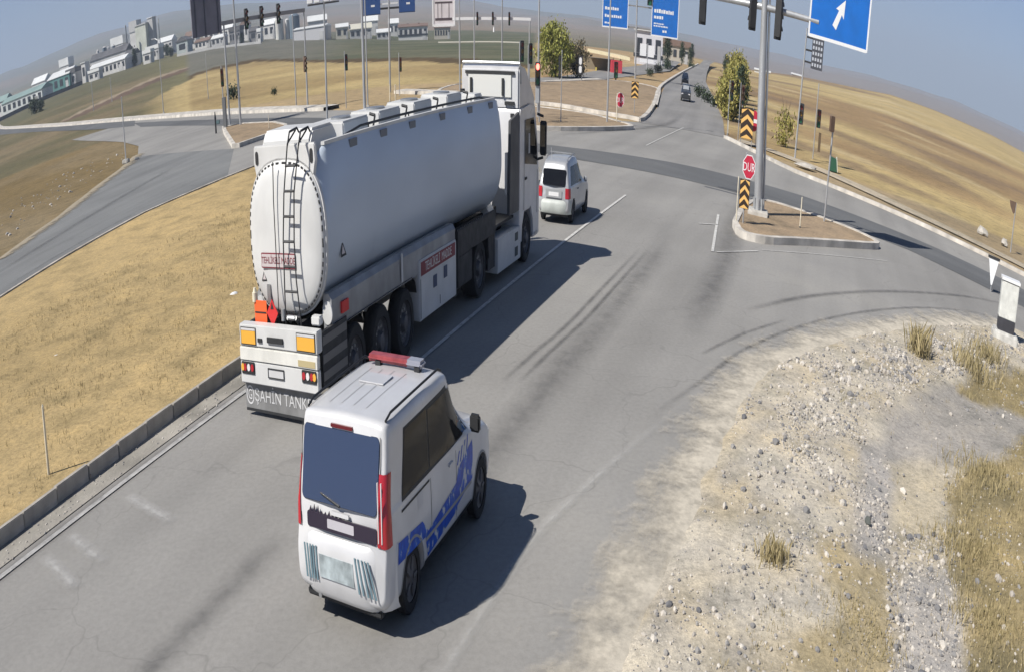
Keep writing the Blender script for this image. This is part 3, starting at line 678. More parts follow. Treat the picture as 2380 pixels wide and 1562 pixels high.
for k in range(9):
    x = -.62+k*.075; h = .05*random.uniform(.4, 1.4); sq.prism([(x, -.014+vb.rake(1.), .965), (x+.06, -.014+vb.rake(1.), .965-.002*k), (x+.035, -.014+vb.rake(1.03), .965+h)], (0, .006, 0))
part('tailgate_graphic', sq, PLUM, van, 0)
for sg, nm in ((1, 'tail_light'), (-1, 'tail_light')):
    tl = MB(); rows = []
    for z in np.linspace(.82, 1.40, 9):
        ro = [(sg*(.715 if sg > 0 else .80), vb.rake(z)-.014, z)]
        for a in np.linspace(0, 1, 5): y = .0+.14*a; ro.append((sg*(vb.xside(max(y, .0), z)+.012*min(1, a*3+.2)), vb.yy(y, z)-.012*(1-a), z))
        rows.append(ro)
    tl.grid(rows); o = part('tail_light', tl, REDL, van, 60)
    st = MB()
    for xx in (.735, .80): st.box(sg*xx-.006, sg*xx+.006, vb.rake(1.1)-.04, vb.rake(1.1)-.02, .86, 1.36)
    if sg > 0: part('lens_stripe', st, WHL, o, 0)
bmp = MB(); rows = []
for z, ex in ((.235, -.03), (.30, .03), (.5, .055), (.66, .055), (.76, .035), (.80, .0)):
    row = []
    for a in np.linspace(-1, 1, 21):
        x = .90*a; yb = -.05-ex+.32*abs(a)**6; row.append((x*(1+.02*(1-abs(abs(a)-.9))), yb+.02, z))
    rows.append(row)
bmp.grid(rows); bo = part('rear_bumper', bmp, PW, van, 60)
st = MB()
for x, lean in ((-.70, .04), (-.645, .04), (-.585, .03), (-.53, .02), (-.47, .02), (.30, .08), (.36, .10), (.43, .12), (.49, .14), (.55, .15)):
    st.prism([(x, -.092, .70), (x+.028, -.092, .70), (x+.03+lean, -.092, .40), (x+lean-.002, -.092, .40)], (0, .008, 0))
part('bumper_stripe', st, TEAL, bo, 0)  # narrow dark teal strips slanting down the bumper face
gp = MB(); gp.prism([(-.40, -.091, .64), (.27, -.091, .64), (.30, -.091, .44), (-.38, -.091, .44)], (0, .006, 0)); part('plate_recess', gp, mat('pale_recess', (.42, .48, .50), .4, var=.45, vscale=7), bo, 0)
lip = MB(); lip.box(-.74, .74, .02, .16, .19, .26); part('lower_lip', lip, DKP, van, 0, bevel=.02)
for sg in (1, -1):
    part('side_window', vb.side_patch(lambda b: .52+.10*b, lambda b: 1.42, lambda a: 1.10, lambda a: 1.62, sg), GLS, van, 60)
    part('side_window', vb.side_patch(lambda b: 1.46, lambda b: 2.95-.62*b, lambda a: 1.09-.03*a, lambda a: 1.60-.0*a, sg), GLS, van, 60)
    dl = MB()
    for yy in (1.44, 2.42): dl.add(*(lambda g: (g.v, g.f))(vb.side_patch(lambda b, y=yy: y-.006, lambda b, y=yy: y+.006, lambda a: .36, lambda a: 1.08, sg, .003, 6)))
    part('door_gap', dl, DKP, van, 0)
    part('door_handle', MB().cbox((sg*.905, 2.2, .93), (.03, .16, .03)), PW, van, 0, bevel=.008)
    part('blue_graphic', vb.side_patch(lambda b: 2.15+.35*b, lambda b: 3.12+.05*b, lambda a: .42+.12*a, lambda a: .80+.12*a, sg, .004, 8), BLUE, van, 60)
    part('blue_graphic', vb.side_patch(lambda b: 1.30-.1*b, lambda b: 2.45, lambda a: .34+.08*a, lambda a: .56+.14*a, sg, .0045, 8), BLUE, van, 60)
    part('blue_graphic', vb.side_patch(lambda b: .32, lambda b: 1.36-.25*b, lambda a: .60-.06*a, lambda a: .78-.06*a, sg, .005, 8), BLUE, van, 60)
    bl = MB()
    for k in range(4): bl.add(*(lambda g: (g.v, g.f))(vb.side_patch(lambda b, k=k: 2.45+.13*k+.10*b, lambda b, k=k: 2.50+.13*k+.10*b, lambda a: .84, lambda a, k=k: .95+.02*k, sg, .004, 3)))
    part('blue_stripe', bl, BLUE, van, 0)
    part('mirror', MB().cbox((sg*1.0, 3.02, 1.12), (.2, .1, .17)).cyl((sg*.88, 3.02, 1.08), (sg*.95, 3.02, 1.09), .03), DKP, van, 40, bevel=.025)
    part('roof_rail', MB().pipe([(sg*.745, .25, 1.785), (sg*.75, .4, 1.825), (sg*.75, 2.0, 1.83), (sg*.735, 2.15, 1.785)], .014), DKP, van)
    for y in (.78, 3.55): wheel(van, sg*.87, y, .315, .315, .2, sg)
    part('headlight', MB().cbox((sg*.62, 4.17, .70), (.26, .14, .16)), WHL, van, 40, bevel=.03)
    ml = MB(); ml.lathe_x([(.004, .375), (.004, .41)], (sg*.885, .78, .3), 32, sg); ml.lathe_x([(.004, .375), (.004, .41)], (sg*.885, 3.55, .3), 32, sg)
for sg in (1, -1):
    part('window_seal', vb.side_patch(lambda b: .48+.10*b, lambda b: 3.02-.66*b, lambda a: 1.07-.02*a, lambda a: 1.645, sg, .0025), DKP, van, 60)
    part('rub_strip', vb.side_patch(lambda b: 1.22, lambda b: 3.08, lambda a: .50, lambda a: .535, sg, .007, 8), mat('strip_grey2', (.30, .31, .32), .5), van, 0)
    part('sill', vb.side_patch(lambda b: 1.20, lambda b: 3.12, lambda a: .245, lambda a: .33, sg, .006, 8), DKP, van, 0)
    part('slide_rail', vb.side_patch(lambda b: .45, lambda b: 1.40, lambda a: .99, lambda a: 1.012, sg, .004, 6), DKP, van, 0)
    for y in (.78, 3.55):
        al = MB(); P_ = [(vb.xside(y+.395*cos(a), max(.26, .3+.395*sin(a)))*sg+sg*.006, y+.395*cos(a), .3+.395*sin(a)) for a in np.linspace(0, pi, 20)]; Q_ = [(vb.xside(y+.37*cos(a), max(.26, .3+.37*sin(a)))*sg+sg*.010, y+.37*cos(a), .3+.37*sin(a)) for a in np.linspace(0, pi, 20)]
        al.grid([P_, Q_]); part('arch_lip', al, mat('lip_grey', (.25, .26, .27), .5), van, 0)
part('fuel_flap', vb.side_patch(lambda b: .98, lambda b: 1.16, lambda a: .86, lambda a: 1.02, 1, .004, 3), mat('flap_white', (.55, .55, .56), .4), van, 0)
tg = MB()
for q in (((-.79, .82), (-.79, 1.68)), ((.765, .82), (.715, 1.68))):
    (xa, za), (xb, zb2) = q; tg.add([(xa-.006, vb.rake(za)-.016, za), (xa+.006, vb.rake(za)-.016, za), (xb+.006, vb.rake(zb2)-.016, zb2), (xb-.006, vb.rake(zb2)-.016, zb2)], [(0, 1, 2, 3)])
part('tailgate_seam', tg, DKP, van, 0)
for x in (-.45, -.22, .02, .26): part('roof_rib', vb.top_patch(lambda a, x=x: x-.012, lambda a, x=x: x+.012, .35, 1.75, .004, 6), PW, van, 0)
part('brake_light', vb.rear_patch(rrect(-.22, .20, 1.685, 1.715, .01), .03, .03), mat('dark_red', (.12, .01, .015), .3), van, 0)
part('rear_handle', vb.rear_patch(rrect(-.16, .18, .985, 1.02, .01), .03, .03), PW, van, 0)
part('windscreen', vb.top_patch(lambda a: -.56, lambda a: .56, 2.34, 3.10), GLS, van, 60)
wp = MB(); wp.cyl((0, vb.rake(1.1)-.03, 1.07), (-.38, vb.rake(1.2)-.035, 1.14), .012, .008, 6); part('rear_wiper', wp, DKP, van)
lbm = MB(); lbm.cbox((-.08, 1.98, 1.855), (1.08, .2, .065)); lb = part('light_bar', lbm, mat('light_bar_red', (.36, .07, .08), .35, spec=.5, var=.35, vscale=6), van, 40, bevel=.03)
part('light_bar_lens', MB().cbox((.33, 1.98, 1.856), (.32, .21, .07)), mat('light_bar_blue', (.30, .31, .36), .25), lb, 40, bevel=.03)
part('light_bar_foot', MB().cbox((-.4, 1.93, 1.81), (.1, .1, .06)).cbox((.4, 1.93, 1.81), (.1, .1, .06)), DKP, lb, 0)
part('roof_hatch', MB().cbox((-.1, 1.35, 1.815), (.5, .35, .02)), PW, van, 30, bevel=.01)
part('underbody', MB().box(-.7, .7, .2, 4.0, .19, .4), DKM, van, 0)
part('exhaust', MB().cyl((-.45, -.02, .24), (-.45, .35, .24), .03), STEEL, van)

# ---- white people carrier in front of the tanker
car = thing('car', 'pale people carrier waiting in front of the tanker beside the white line', 'car', (2.62, 36.8, 0), -R(21.0))
cb = Body([(0, .74, .52, .34, .95, 1.42), (.03, .79, .56, .30, .95, 1.50), (.10, .82, .585, .28, .95, 1.54), (.35, .84, .60, .23, .95, 1.58), (1.2, .85, .61, .21, .94, 1.63), (1.8, .85, .60, .21, .93, 1.61), (2.2, .85, .57, .21, .92, 1.50), (2.6, .85, .54, .21, .90, 1.22),
           (2.95, .845, .56, .21, .88, .99), (3.3, .84, .58, .22, .84, .92), (3.75, .80, .56, .24, .75, .80), (3.98, .72, .5, .28, .62, .66), (4.04, .64, .44, .34, .54, .58)],
          lambda z: .22*smooth01((z-.85)/.75)-.03*smooth01((.75-z)/.2))
CSIL = mat('car_silver', (.46, .47, .485), .3, .25, var=.08, coat=.4); cut_arches(cb.mesh(), (.70, 3.25), .345, .85, 'body', CSIL, car, .29); car.scale = (.94, .95, .97)
part('rear_window', cb.rear_patch(rrect(-.60, .60, .96, 1.36, .07)), GLS, car, 30)
part('number_plate', cb.rear_patch(rrect(-.26, .26, .70, .80, .01), .02, .01), mat('plate_white2', (.7, .7, .7), .4), car, 0)
part('plate_recess', cb.rear_patch(rrect(-.42, .42, .66, .86, .02), .012, .01), mat('recess_grey', (.30, .31, .32), .4), car, 0)
part('rear_bumper', MB().grid([[(.86*a, -.05-e+.3*abs(a)**5, z) for a in np.linspace(-1, 1, 17)] for z, e in ((.26, -.02), (.34, .04), (.5, .05), (.58, .02), (.61, -.03))]), mat('bumper_grey_green', (.50, .53, .50), .5, var=.15), car, 60)
for sg in (1, -1):
    tl = MB(); rows = []
    for z in np.linspace(.66, .92, 6):
        rows.append([(sg*.60, cb.rake(z)-.012, z)]+[(sg*(cb.xside(.2*a, z)+.008), cb.yy(.2*a, z)-.012*(1-a), z) for a in np.linspace(0, 1, 5)])
    tl.grid(rows); part('tail_light', tl, REDL, car, 60)
    part('side_window', cb.side_patch(lambda b: .30+.22*b, lambda b: 1.25, lambda a: .96, lambda a: 1.42, sg), GLS, car, 60)
    part('side_window', cb.side_patch(lambda b: 1.29, lambda b: 2.62-.52*b, lambda a: .95, lambda a: 1.43-.02*a, sg), GLS, car, 60)
    part('mirror', MB().cbox((sg*.95, 2.5, .98), (.18, .1, .14)), CSIL, car, 40, bevel=.025)
    part('roof_rail', MB().pipe([(sg*.54, .45, 1.56), (sg*.55, .6, 1.63), (sg*.55, 1.7, 1.67), (sg*.54, 1.85, 1.60)], .014), STEEL, car)
    part('door_handle', MB().cbox((sg*.855, 1.45, .82), (.03, .14, .03)), DKP, car, 0)
    for y in (.70, 3.25): wheel(car, sg*.83, y, .29, .29, .18, sg)
part('windscreen', cb.top_patch(lambda a: -.48, lambda a: .48, 2.15, 2.9), GLS, car, 60)
part('roof_aerial', MB().cyl((-.3, .55, 1.58), (-.3, .45, 1.86), .012, .008, 6), PW, car)
part('roof_bar', MB().cbox((0, 1.2, 1.70), (1.15, .05, .03)), STEEL, car, 0)
part('underbody', MB().box(-.66, .66, .2, 3.8, .18, .36), DKM, car, 0)

# ---- dark car far down the road
for nm, loc, lb_, sc in (('car', (27.75, 117.2, 0), 'dark saloon car driving down the middle of the far straight road', 1.), ('car', (37.0, 157.5, .02), 'small dark car farthest away on the straight road', .95)):
    fc = thing(nm, lb_, 'car', loc, -R(14)+pi, 'dark cars far down the road'); fc.scale = (.85*sc, .85*sc, .9*sc)
    fb = Body([(0, .76, .45, .32, .88, .92), (.08, .82, .5, .25, .88, .96), (.5, .85, .54, .2, .90, 1.0), (1.0, .86, .56, .2, .90, 1.36), (1.5, .86, .56, .2, .9, 1.44), (2.3, .86, .55, .2, .9, 1.41), (2.9, .86, .55, .2, .88, 1.0), (3.8, .82, .55, .22, .78, .82), (4.2, .7, .45, .3, .6, .64)], lambda z: 0)
    part('body', fb.mesh(30), mat('dark_paint', (.03, .032, .036), .3, coat=.5), fc, 50)
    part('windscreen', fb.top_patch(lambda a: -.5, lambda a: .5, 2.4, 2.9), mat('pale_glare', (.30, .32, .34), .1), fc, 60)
    part('rear_window', fb.top_patch(lambda a: -.46, lambda a: .46, .6, .98), GLS, fc, 60)
    for sg in (1, -1):
        part('side_window', fb.side_patch(lambda b: .85+.25*b, lambda b: 2.85-.4*b, lambda a: .92, lambda a: 1.3, sg), GLS, fc, 60)
        part('headlight', MB().cbox((sg*.58, 4.05, .64), (.3, .14, .13)), WHL, fc, 0)
        for y in (.75, 3.4): wheel(fc, sg*.84, y, .31, .31, .19, sg)

# ---- articulated tanker lorry
trk = thing('tanker_lorry', 'articulated white and silver fuel tanker lorry stopped at the junction', 'lorry', (-5.4353, 18.3045, 0), -R(22.99))
def ell(a, hw, hh, e=2.6):
    c, s_ = cos(a), sin(a); return (hw*math.copysign(abs(c)**(2/e), c), hh*math.copysign(abs(s_)**(2/e), s_))
NT = 56
def tank_rows():
    rows = []
    for q_ in (0., .35, .75):
        rows.append([((EL[i][0]*(1-q_)+p[0]*q_), .62+.40*q_, (EL[i][1]*(1-q_)+p[1]*q_)) for i, p in enumerate(SHELL)])
    for y, k, dz in ((1.02, 1., 0), (1.6, 1.0, 0), (3, 1, 0), (6, 1, -.015), (9, 1, -.03), (11.35, 1, -.045), (11.55, .985, -.05), (11.7, .94, -.05), (11.8, .84, -.05), (11.86, .6, -.05), (11.88, .0, -.05)):
        rows.append([(p[0]*k, y, 2.30+dz+(p[1]-2.30)*k) for p in SHELL])
    return rows
def shell_section():
    half = [ell(-pi/2+(pi/2+.06)*j/14, 1.16, .99, 2.35) for j in range(15)]; half = [(x, z+2.30) for x, z in half]; a = half[-1]
    for j in range(1, 12):
        t = j/11; b = ((1-t)**2*a[0]+2*t*(1-t)*1.155+t*t*.965, (1-t)**2*a[1]+2*t*(1-t)*3.0+t*t*3.43); half.append(b)
    half += [(.90, 3.44), (.88, 3.28), (.4, 3.27)]
    return half+[(0, 3.27)]+[(-x, z) for x, z in reversed(half[1:])]
SHELL = shell_section(); NS = len(SHELL)
def on_ell(p):
    x, z = p[0], p[1]-2.30; e = 2.6; k = ((abs(x)/1.165)**e+(abs(z)/.995)**e)**(1/e); return (x/k, 2.30+z/k)
EL = [on_ell(p) for p in SHELL]
tr = tank_rows(); tm = MB(); tm.add([p for r in tr for p in r], [(i*NS+j, i*NS+(j+1) % NS, (i+1)*NS+(j+1) % NS, (i+1)*NS+j) for i in range(len(tr)-1) for j in range(NS)])
tank = part('tank', tm, PT, trk, 45)
rc = MB(); rr = []
for k, y in ((1.0, .60), (.985, .555), (.93, .52), (.8, .485), (.55, .46), (.25, .45), (.0, .447)):
    rr.append([(ell(2*pi*j/NT, 1.165*k, .995*k)[0], y, 2.30+ell(2*pi*j/NT, 1.165*k, .995*k)[1]) for j in range(NT)])
rc.add([p for r in rr for p in r], [(i*NT+j, i*NT+(j+1) % NT, (i+1)*NT+(j+1) % NT, (i+1)*NT+j) for i in range(len(rr)-1) for j in range(NT)])
cap = part('rear_dish', rc, PTW, trk, 45)
rg = MB(); rr = []
for k, y in ((1.0, .60), (1.025, .60), (1.025, .68), (1.0, .68)): rr.append([(ell(2*pi*j/NT, 1.17*k, 1.0*k)[0], y, 2.30+ell(2*pi*j/NT, 1.17*k, 1.0*k)[1]) for j in range(NT)])
rg.add([p for r in rr for p in r], [(i*NT+j, i*NT+(j+1) % NT, (i+1)*NT+(j+1) % NT, (i+1)*NT+j) for i in range(3) for j in range(NT)]); part('rim_flange', rg, PTW, cap, 45)
bo = MB()
for j in range(60):
    a = 2*pi*(j+.5)/60; p = ell(a, 1.165*.985, .995*.985); q = ell(a+.055, 1.165*.985, .995*.985); d = Vector((q[0]-p[0], 0, q[1]-p[1])); u = Vector((-p[0], 0, -p[1])).normalized()*.028
    b = Vector((p[0], .535, 2.30+p[1])); bo.prism([b, b+d, b+d+u, b+u], (0, .05, 0))
part('rim_bolts', bo, DKP, cap, 0, kind='stuff')
# seams along the tank shell
for y in (2.9, 5.1, 7.3, 9.5):
    hs = [p for p in SHELL[:26]]; sm_ = MB(); sm_.grid([[(p[0]*1.002, y+dy, 2.30-.004*y+(p[1]-2.3)*1.002) for p in hs] for dy in (0, .03)]); part('weld_band', sm_, PT, tank, 0)
# rear top plate and top gear
pl = MB(); pl.prism([(-.84, .60, 2.92), (-.97, .60, 3.28), (-.95, .60, 3.50), (.95, .60, 3.50), (.97, .60, 3.28), (.84, .60, 2.92)], (0, .10, 0)); part('rear_top_plate', pl, PTW, trk, 30, bevel=.02)
for x in (-.85, .85): part('marker_lamp', MB().prism([(p[0]+x, .588, p[1]+3.34) for p in rrect(-.045, .045, -.09, .09, .04)], (0, .02, 0)), DKP, trk, 0)
part('rear_housing', MB().prism([(-.80, .75, 3.27), (-.80, .75, 3.50), (-.80, .9, 3.66), (-.80, 1.75, 3.66), (-.80, 1.95, 3.50), (-.80, 1.95, 3.27)], (1.5, 0, 0)), PTW, trk, 30, bevel=.04)
for sg in (-1, 1):
    part('coaming_cap', MB().prism([(sg*.87, .98, 3.428), (sg*.975, .98, 3.428), (sg*.975, .98, 3.473), (sg*.87, .98, 3.473)], (0, 10.37, -.043)), PTW, trk, 0)
    for y in (2.2, 3.7, 5.3, 7.2, 9.2, 10.9): part('coaming_bracket', MB().cbox((sg*.995, y, 3.345-.004*y), (.05, .34, .12)), mat('bracket_grey', (.16, .175, .20), .5), trk, 0)
for y, w in ((3.3, 1.25), (5.1, 1.2), (7.1, 1.15), (9.3, 1.1)):
    mh = part('manhole_box', MB().cbox((-.1, y, 3.42), (1.0, w, .34)), PTW, trk, 30, bevel=.03)
    part('manhole_lid', MB().cyl((-.1, y, 3.58), (-.1, y, 3.62), .27, .27, 20), STEEL, mh)
    part('hatch_lever', MB().pipe([(.45, y+.75, 3.36), (.50, y+.80, 3.56), (.30, y+.85, 3.58)], .025), DKP, trk)
part('walkway', MB().box(-.84, .84, 2.0, 11.4, 3.24, 3.27), STEEL, trk, 0)
hr = MB(); hr.pipe([(.70, 2.1, 3.42), (.72, 3.0, 3.50), (.72, 10.6, 3.46), (.70, 11.3, 3.38)], .02)
for y in (3.4, 5.6, 7.8, 9.9): hr.cyl((.72, y, 3.28), (.72, y, 3.49), .02, .02, 6)
part('folded_handrail', hr, DKP, trk)
part('top_pipe', MB().pipe([(-.65, 2.0, 3.4), (-.65, 11.2, 3.34)], .05), STEEL, trk)
part('front_vent_box', MB().cbox((.1, 11.0, 3.36), (.8, .6, .3)), PTW, trk, 0, bevel=.03)
# rear ladder and downpipes
for x in (-.20,): part('downpipe', MB().pipe([(x+.02, .40, 3.30), (x, .38, 2.8), (x, .38, .95)], .012, 8), DKM, trk)
lad = part('ladder', MB().pipe([(.30, .75, 3.66), (.30, .40, 3.52), (.17, .34, 2.9), (.08, .34, 2.3), (.06, .33, 1.6), (.06, .33, .95)], .016).pipe([(.64, .75, 3.66), (.64, .40, 3.52), (.48, .34, 2.9), (.42, .34, 2.3), (.44, .33, 1.8), (.56, .31, 1.2)], .016), DKM, trk)
for z, x, x2 in ((3.25, .25, .57), (2.93, .175, .49), (2.61, .13, .45), (2.29, .08, .42), (1.97, .07, .43), (1.65, .06, .47), (1.33, .06, .53)): part('rung', MB().cyl((x, .335, z), (x2, .335, z), .018, .018, 8), DKM, lad)
for x in (.30, .64): part('ladder_hook', MB().pipe([(x, .4, 3.5), (x, .5, 3.66), (x, .8, 3.68), (x, .9, 3.6)], .018), DKM, lad)
# markings on the rear dish
def plate_x(poly, y, t=.01): return MB().prism([(p[0], y, p[1]) for p in poly], (0, t, 0))
wb = part('warning_band', plate_x(rrect(-.74, .36, 1.92, 2.12, .02), .437), DRED, trk, 0)
part('warning_band_face', plate_x(rrect(-.725, .345, 1.937, 2.103, .015), .432), mat('pale_pink_face', (.55, .49, .49), .5), wb, 0)
[link('lettering', tx, DRED, wb) for tx in text_words('TEHLİKELİ MADDE', .125, Matrix.Translation((-.19, .430, 2.02)) @ Matrix.Rotation(pi/2, 4, 'X'))]
def tri_sign(parent, m4, s):
    a = MB(); a.add([m4 @ Vector(p) for p in ((-s, 0, -s*.7), (s, 0, -s*.7), (0, 0, s))], [(0, 1, 2)]); o = part('warning_triangle', a, DKP, parent, 0, fix=False)
    b = MB(); b.add([m4 @ Vector(p) for p in ((-s*.55, -.003, -s*.45), (s*.55, -.003, -s*.45), (0, -.003, s*.5))], [(0, 1, 2)]); part('triangle_face', b, mat('triangle_face', (.55, .5, .5), .5), o, 0, fix=False)
tri_sign(trk, Matrix.Translation((-.70, .475, 1.80)), .09)
tri_sign(trk, Matrix.Translation((1.165, 1.35, 2.05)) @ Matrix.Rotation(pi/2, 4, 'Z') @ Matrix.Rotation(-.18, 4, 'X'), .13)
part('spray_lamp', MB().cyl((-.90, .3, 1.50), (-.90, .3, 1.62), .07, .07, 12).cyl((-.90, .3, 1.62), (-.90, .3, 1.68), .05, .03, 12), mat('lamp_cream', (.7, .64, .5), .4), trk)
hp = part('hazard_plate', plate_x(rrect(-.90, -.50, 1.22, 1.52, .01), .26, .012), HAZ, trk, 0)
part('plate_line', MB().box(-.88, -.52, .252, .258, 1.355, 1.375), DKP, hp, 0)
dm = part('hazard_diamond', MB().prism([(-.31, .25, 1.19), (-.13, .25, 1.37), (-.31, .25, 1.55), (-.49, .25, 1.37)], (0, .012, 0)), HRED, trk, 0)
part('flame_symbol', MB().prism([(-.36, .246, 1.42), (-.26, .246, 1.42), (-.31, .246, 1.52)], (0, .003, 0)), DKP, dm, 0)
for k in range(3): part('dish_strap', plate_x([(-.62+.03*k, 1.45), (-.56+.03*k, 1.45), (-.56+.03*k, 1.70), (-.62+.03*k, 1.70)], .462-.004*k), STEEL, trk, 0)
part('valve_pipe', MB().pipe([(.15, .42, 1.25), (.15, .30, 1.32), (.38, .30, 1.32), (.38, .42, 1.25)], .035).cyl((-.02, .34, 1.27), (-.02, .34, 1.42), .06, .06, 12), STEEL, trk)
part('work_lamp', MB().cbox((1.05, .3, 1.33), (.26, .16, .12)), PTW, trk, 0, bevel=.02)
# rear bumper beam
bb = part('bumper_beam', MB().box(-1.24, 1.24, .0, .22, .965, 1.25), PTW, trk, 30, bevel=.015)
part('bumper_panel', MB().box(-1.245, 1.245, -.02, .10, .775, .955), mat('panel_cream', (.72, .71, .66), .5, var=.15), trk, 30, bevel=.012)
lowp = part('bumper_lower_panel', MB().box(-1.245, 1.245, -.01, .12, .47, .765), PTW, trk, 30, bevel=.012)
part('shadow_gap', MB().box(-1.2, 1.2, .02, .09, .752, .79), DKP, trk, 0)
for x0, x1 in ((-1.17, -.70), (.64, 1.17)):
    part('reflector_board', MB().box(x0-.02, x1+.02, -.012, .01, .985, 1.215), DKP, bb, 0); part('reflector_face', MB().box(x0, x1, -.017, -.008, 1.0, 1.17), ORG, bb, 0)
part('amber_panel', MB().box(.66, 1.18, -.027, -.012, .80, .88), mat('amber_dull', (.48, .40, .22), .5), trk, 0)
part('white_bar', MB().box(-1.17, -.70, -.018, -.01, 1.175, 1.205).box(.64, 1.17, -.018, -.01, 1.175, 1.205), PW, bb, 0)
for sg in (-1, 1):
    tl = part('tail_light', MB().box(min(sg*.76, sg*1.2), max(sg*.76, sg*1.2), -.035, .0, .60, .76), DKP, trk, 0, bevel=.01)
    for q, mm in ((.83, REDL), (.95, WHL), (1.07, REDL), (1.15, ORG)): part('lamp_lens', MB().cyl((sg*q, -.046, .69), (sg*q, -.03, .69), .05, .05, 14), mm, tl)
fr = MB()
for q in ((-.32, .20, .70, .715), (-.32, .20, .585, .60)): fr.box(q[0], q[1], -.03, -.008, q[2], q[3])
fr.box(-.32, -.30, -.03, -.008, .60, .70).box(.18, .20, -.03, -.008, .60, .70); part('number_plate_frame', fr, DKP, lowp, 0)
part('number_plate', MB().box(-.30, .18, -.022, -.008, .60, .70), PW, lowp, 0)
part('tow_coupling', MB().cbox((-.05, -.01, 1.08), (.5, .05, .07)).cbox((-.55, -.01, 1.06), (.14, .03, .05)), DKP, bb, 0)
flap = part('mud_flap', MB().box(-1.22, 1.22, .10, .125, .10, .45), mat('flap_grey', (.22, .22, .22), .7, var=.25, vscale=3), trk, 0)
[link('lettering', q_, PW, flap) for q_ in text_words('ŞAHİN TANKER', .30, Matrix.Translation((.10, .095, .285)) @ Matrix.Rotation(pi/2, 4, 'X') @ Matrix.Diagonal((.92, .78, 1, 1)))]
em = MB(); n = 28
for k in range(n):
    a, b = 2*pi*k/n, 2*pi*(k+1)/n
    em.add([(-1.06+.13*cos(a), .096, .285+.13*sin(a)), (-1.06+.13*cos(b), .096, .285+.13*sin(b)), (-1.06+.105*cos(b), .096, .285+.105*sin(b)), (-1.06+.105*cos(a), .096, .285+.105*sin(a))], [(0, 1, 2, 3)])
part('round_emblem', em, PW, flap, 0); link('emblem_letter', text_mesh('G', .2, Matrix.Translation((-1.06, .095, .285)) @ Matrix.Rotation(pi/2, 4, 'X')), PW, flap)
part('flap_hem', MB().box(-1.2, 1.2, .085, .14, .07, .105), DKP, flap, 0)
for sg in (-1, 1):
    sp = part('rear_side_panel', MB().box(min(sg*1.16, sg*1.24), max(sg*1.16, sg*1.24), .22, 1.30, .48, 1.20), DKM, trk, 0)
    for z in (.58, .80, 1.03): part('side_strip', MB().box(min(sg*1.235, sg*1.248), max(sg*1.235, sg*1.248), .24, 1.28, z, z+.11), mat('strip_grey', (.16, .155, .15), .6), sp, 0)
# trailer running gear
part('chassis_rail', MB().box(-.50, -.38, .4, 12.6, .95, 1.25).box(.38, .50, .4, 12.6, .95, 1.25).box(-.4, .4, 5.2, 7.4, .9, 1.2), DKM, trk, 0)
for k, y in enumerate((1.75, 3.06, 4.37)):
    for sg in (-1, 1): wheel(trk, sg*1.20, y, .51, .51, .36, sg, True)
    part('axle', MB().cyl((-1.0, y, .51), (1.0, y, .51), .09, .09, 10), DKM, trk)
for sg in (-1, 1):
    mg = MB(); pts = [(1.10, .85), (1.16, 1.02), (1.35, 1.12), (4.75, 1.12), (4.94, 1.02), (5.0, .85)]
    mg.grid([[(sg*.84, y, z) for y, z in pts], [(sg*1.22, y, z) for y, z in pts]]); part('mudguard', mg, DKM, trk, 0)
    tb = part('hose_tube', MB().prism([(sg*.95, .72, 1.10), (sg*1.17, .72, 1.10), (sg*1.20, .72, 1.16), (sg*1.20, .72, 1.50), (sg*1.12, .72, 1.58), (sg*.95, .72, 1.58)], (0, 6.9, -.03)), mat('tube_grey', (.36, .37, .385), .5, .3, var=.25, vscale=2), trk)
    part('hose_door', MB().cyl((sg*1.08, .69, 1.34), (sg*1.08, .72, 1.34), .15, .15, 20), PTW, tb)
    part('red_reflector', MB().cbox((sg*1.225, 1.25, 1.34), (.06, .30, .15)), HRED, tb, 0)
    part('hose_clip', MB().cbox((sg*1.235, 4.15, 1.36), (.03, .09, .42)), PTW, tb, 0, bevel=.01)
    cabn = part('side_cabinet', MB().box(min(sg*.60, sg*1.25), max(sg*.60, sg*1.25), 5.15, 7.60, .38, 1.30), PTW, trk, 30, bevel=.02)
    x1 = sg*1.255
    part('cabinet_sign', MB().box(min(x1, x1+sg*.006), max(x1, x1+sg*.006), 5.22, 7.50, 1.06, 1.27), DRED, cabn, 0)
    rotm = Matrix.Translation((x1+sg*.008, 6.36, 1.165)) @ Matrix.Rotation(sg*pi/2, 4, 'Z') @ Matrix.Rotation(pi/2, 4, 'X')
    [link('lettering', q_, PW, cabn) for q_ in text_words('TEHLİKELİ  MADDE', .20, rotm)]
    part('cabinet_latch', MB().box(min(x1, x1+sg*.012), max(x1, x1+sg*.012), 6.00, 6.22, .76, .95).box(min(x1, x1+sg*.012), max(x1, x1+sg*.012), 6.70, 6.92, .80, .99), mat('latch_blue', (.02, .05, .13), .4), cabn, 0)
    part('door_seam', MB().box(min(x1, x1+sg*.004), max(x1, x1+sg*.004), 6.42, 6.45, .44, .58).box(min(x1, x1+sg*.004), max(x1, x1+sg*.004), 5.19, 5.21, .42, 1.02), DKP, cabn, 0)
    part('landing_leg', MB().box(min(sg*.75, sg*.9), max(sg*.75, sg*.9), 8.0, 8.16, .28, 1.0).cbox((sg*.82, 8.08, .27), (.3, .3, .05)), DKM, trk, 0)
part('valve_chest', MB().box(-.55, .55, 7.7, 8.4, .62, 1.12), DKM, trk, 0)
part('fifth_wheel', MB().cyl((0, 9.6, 1.16), (0, 9.6, 1.26), .5, .5, 20), DKM, trk)
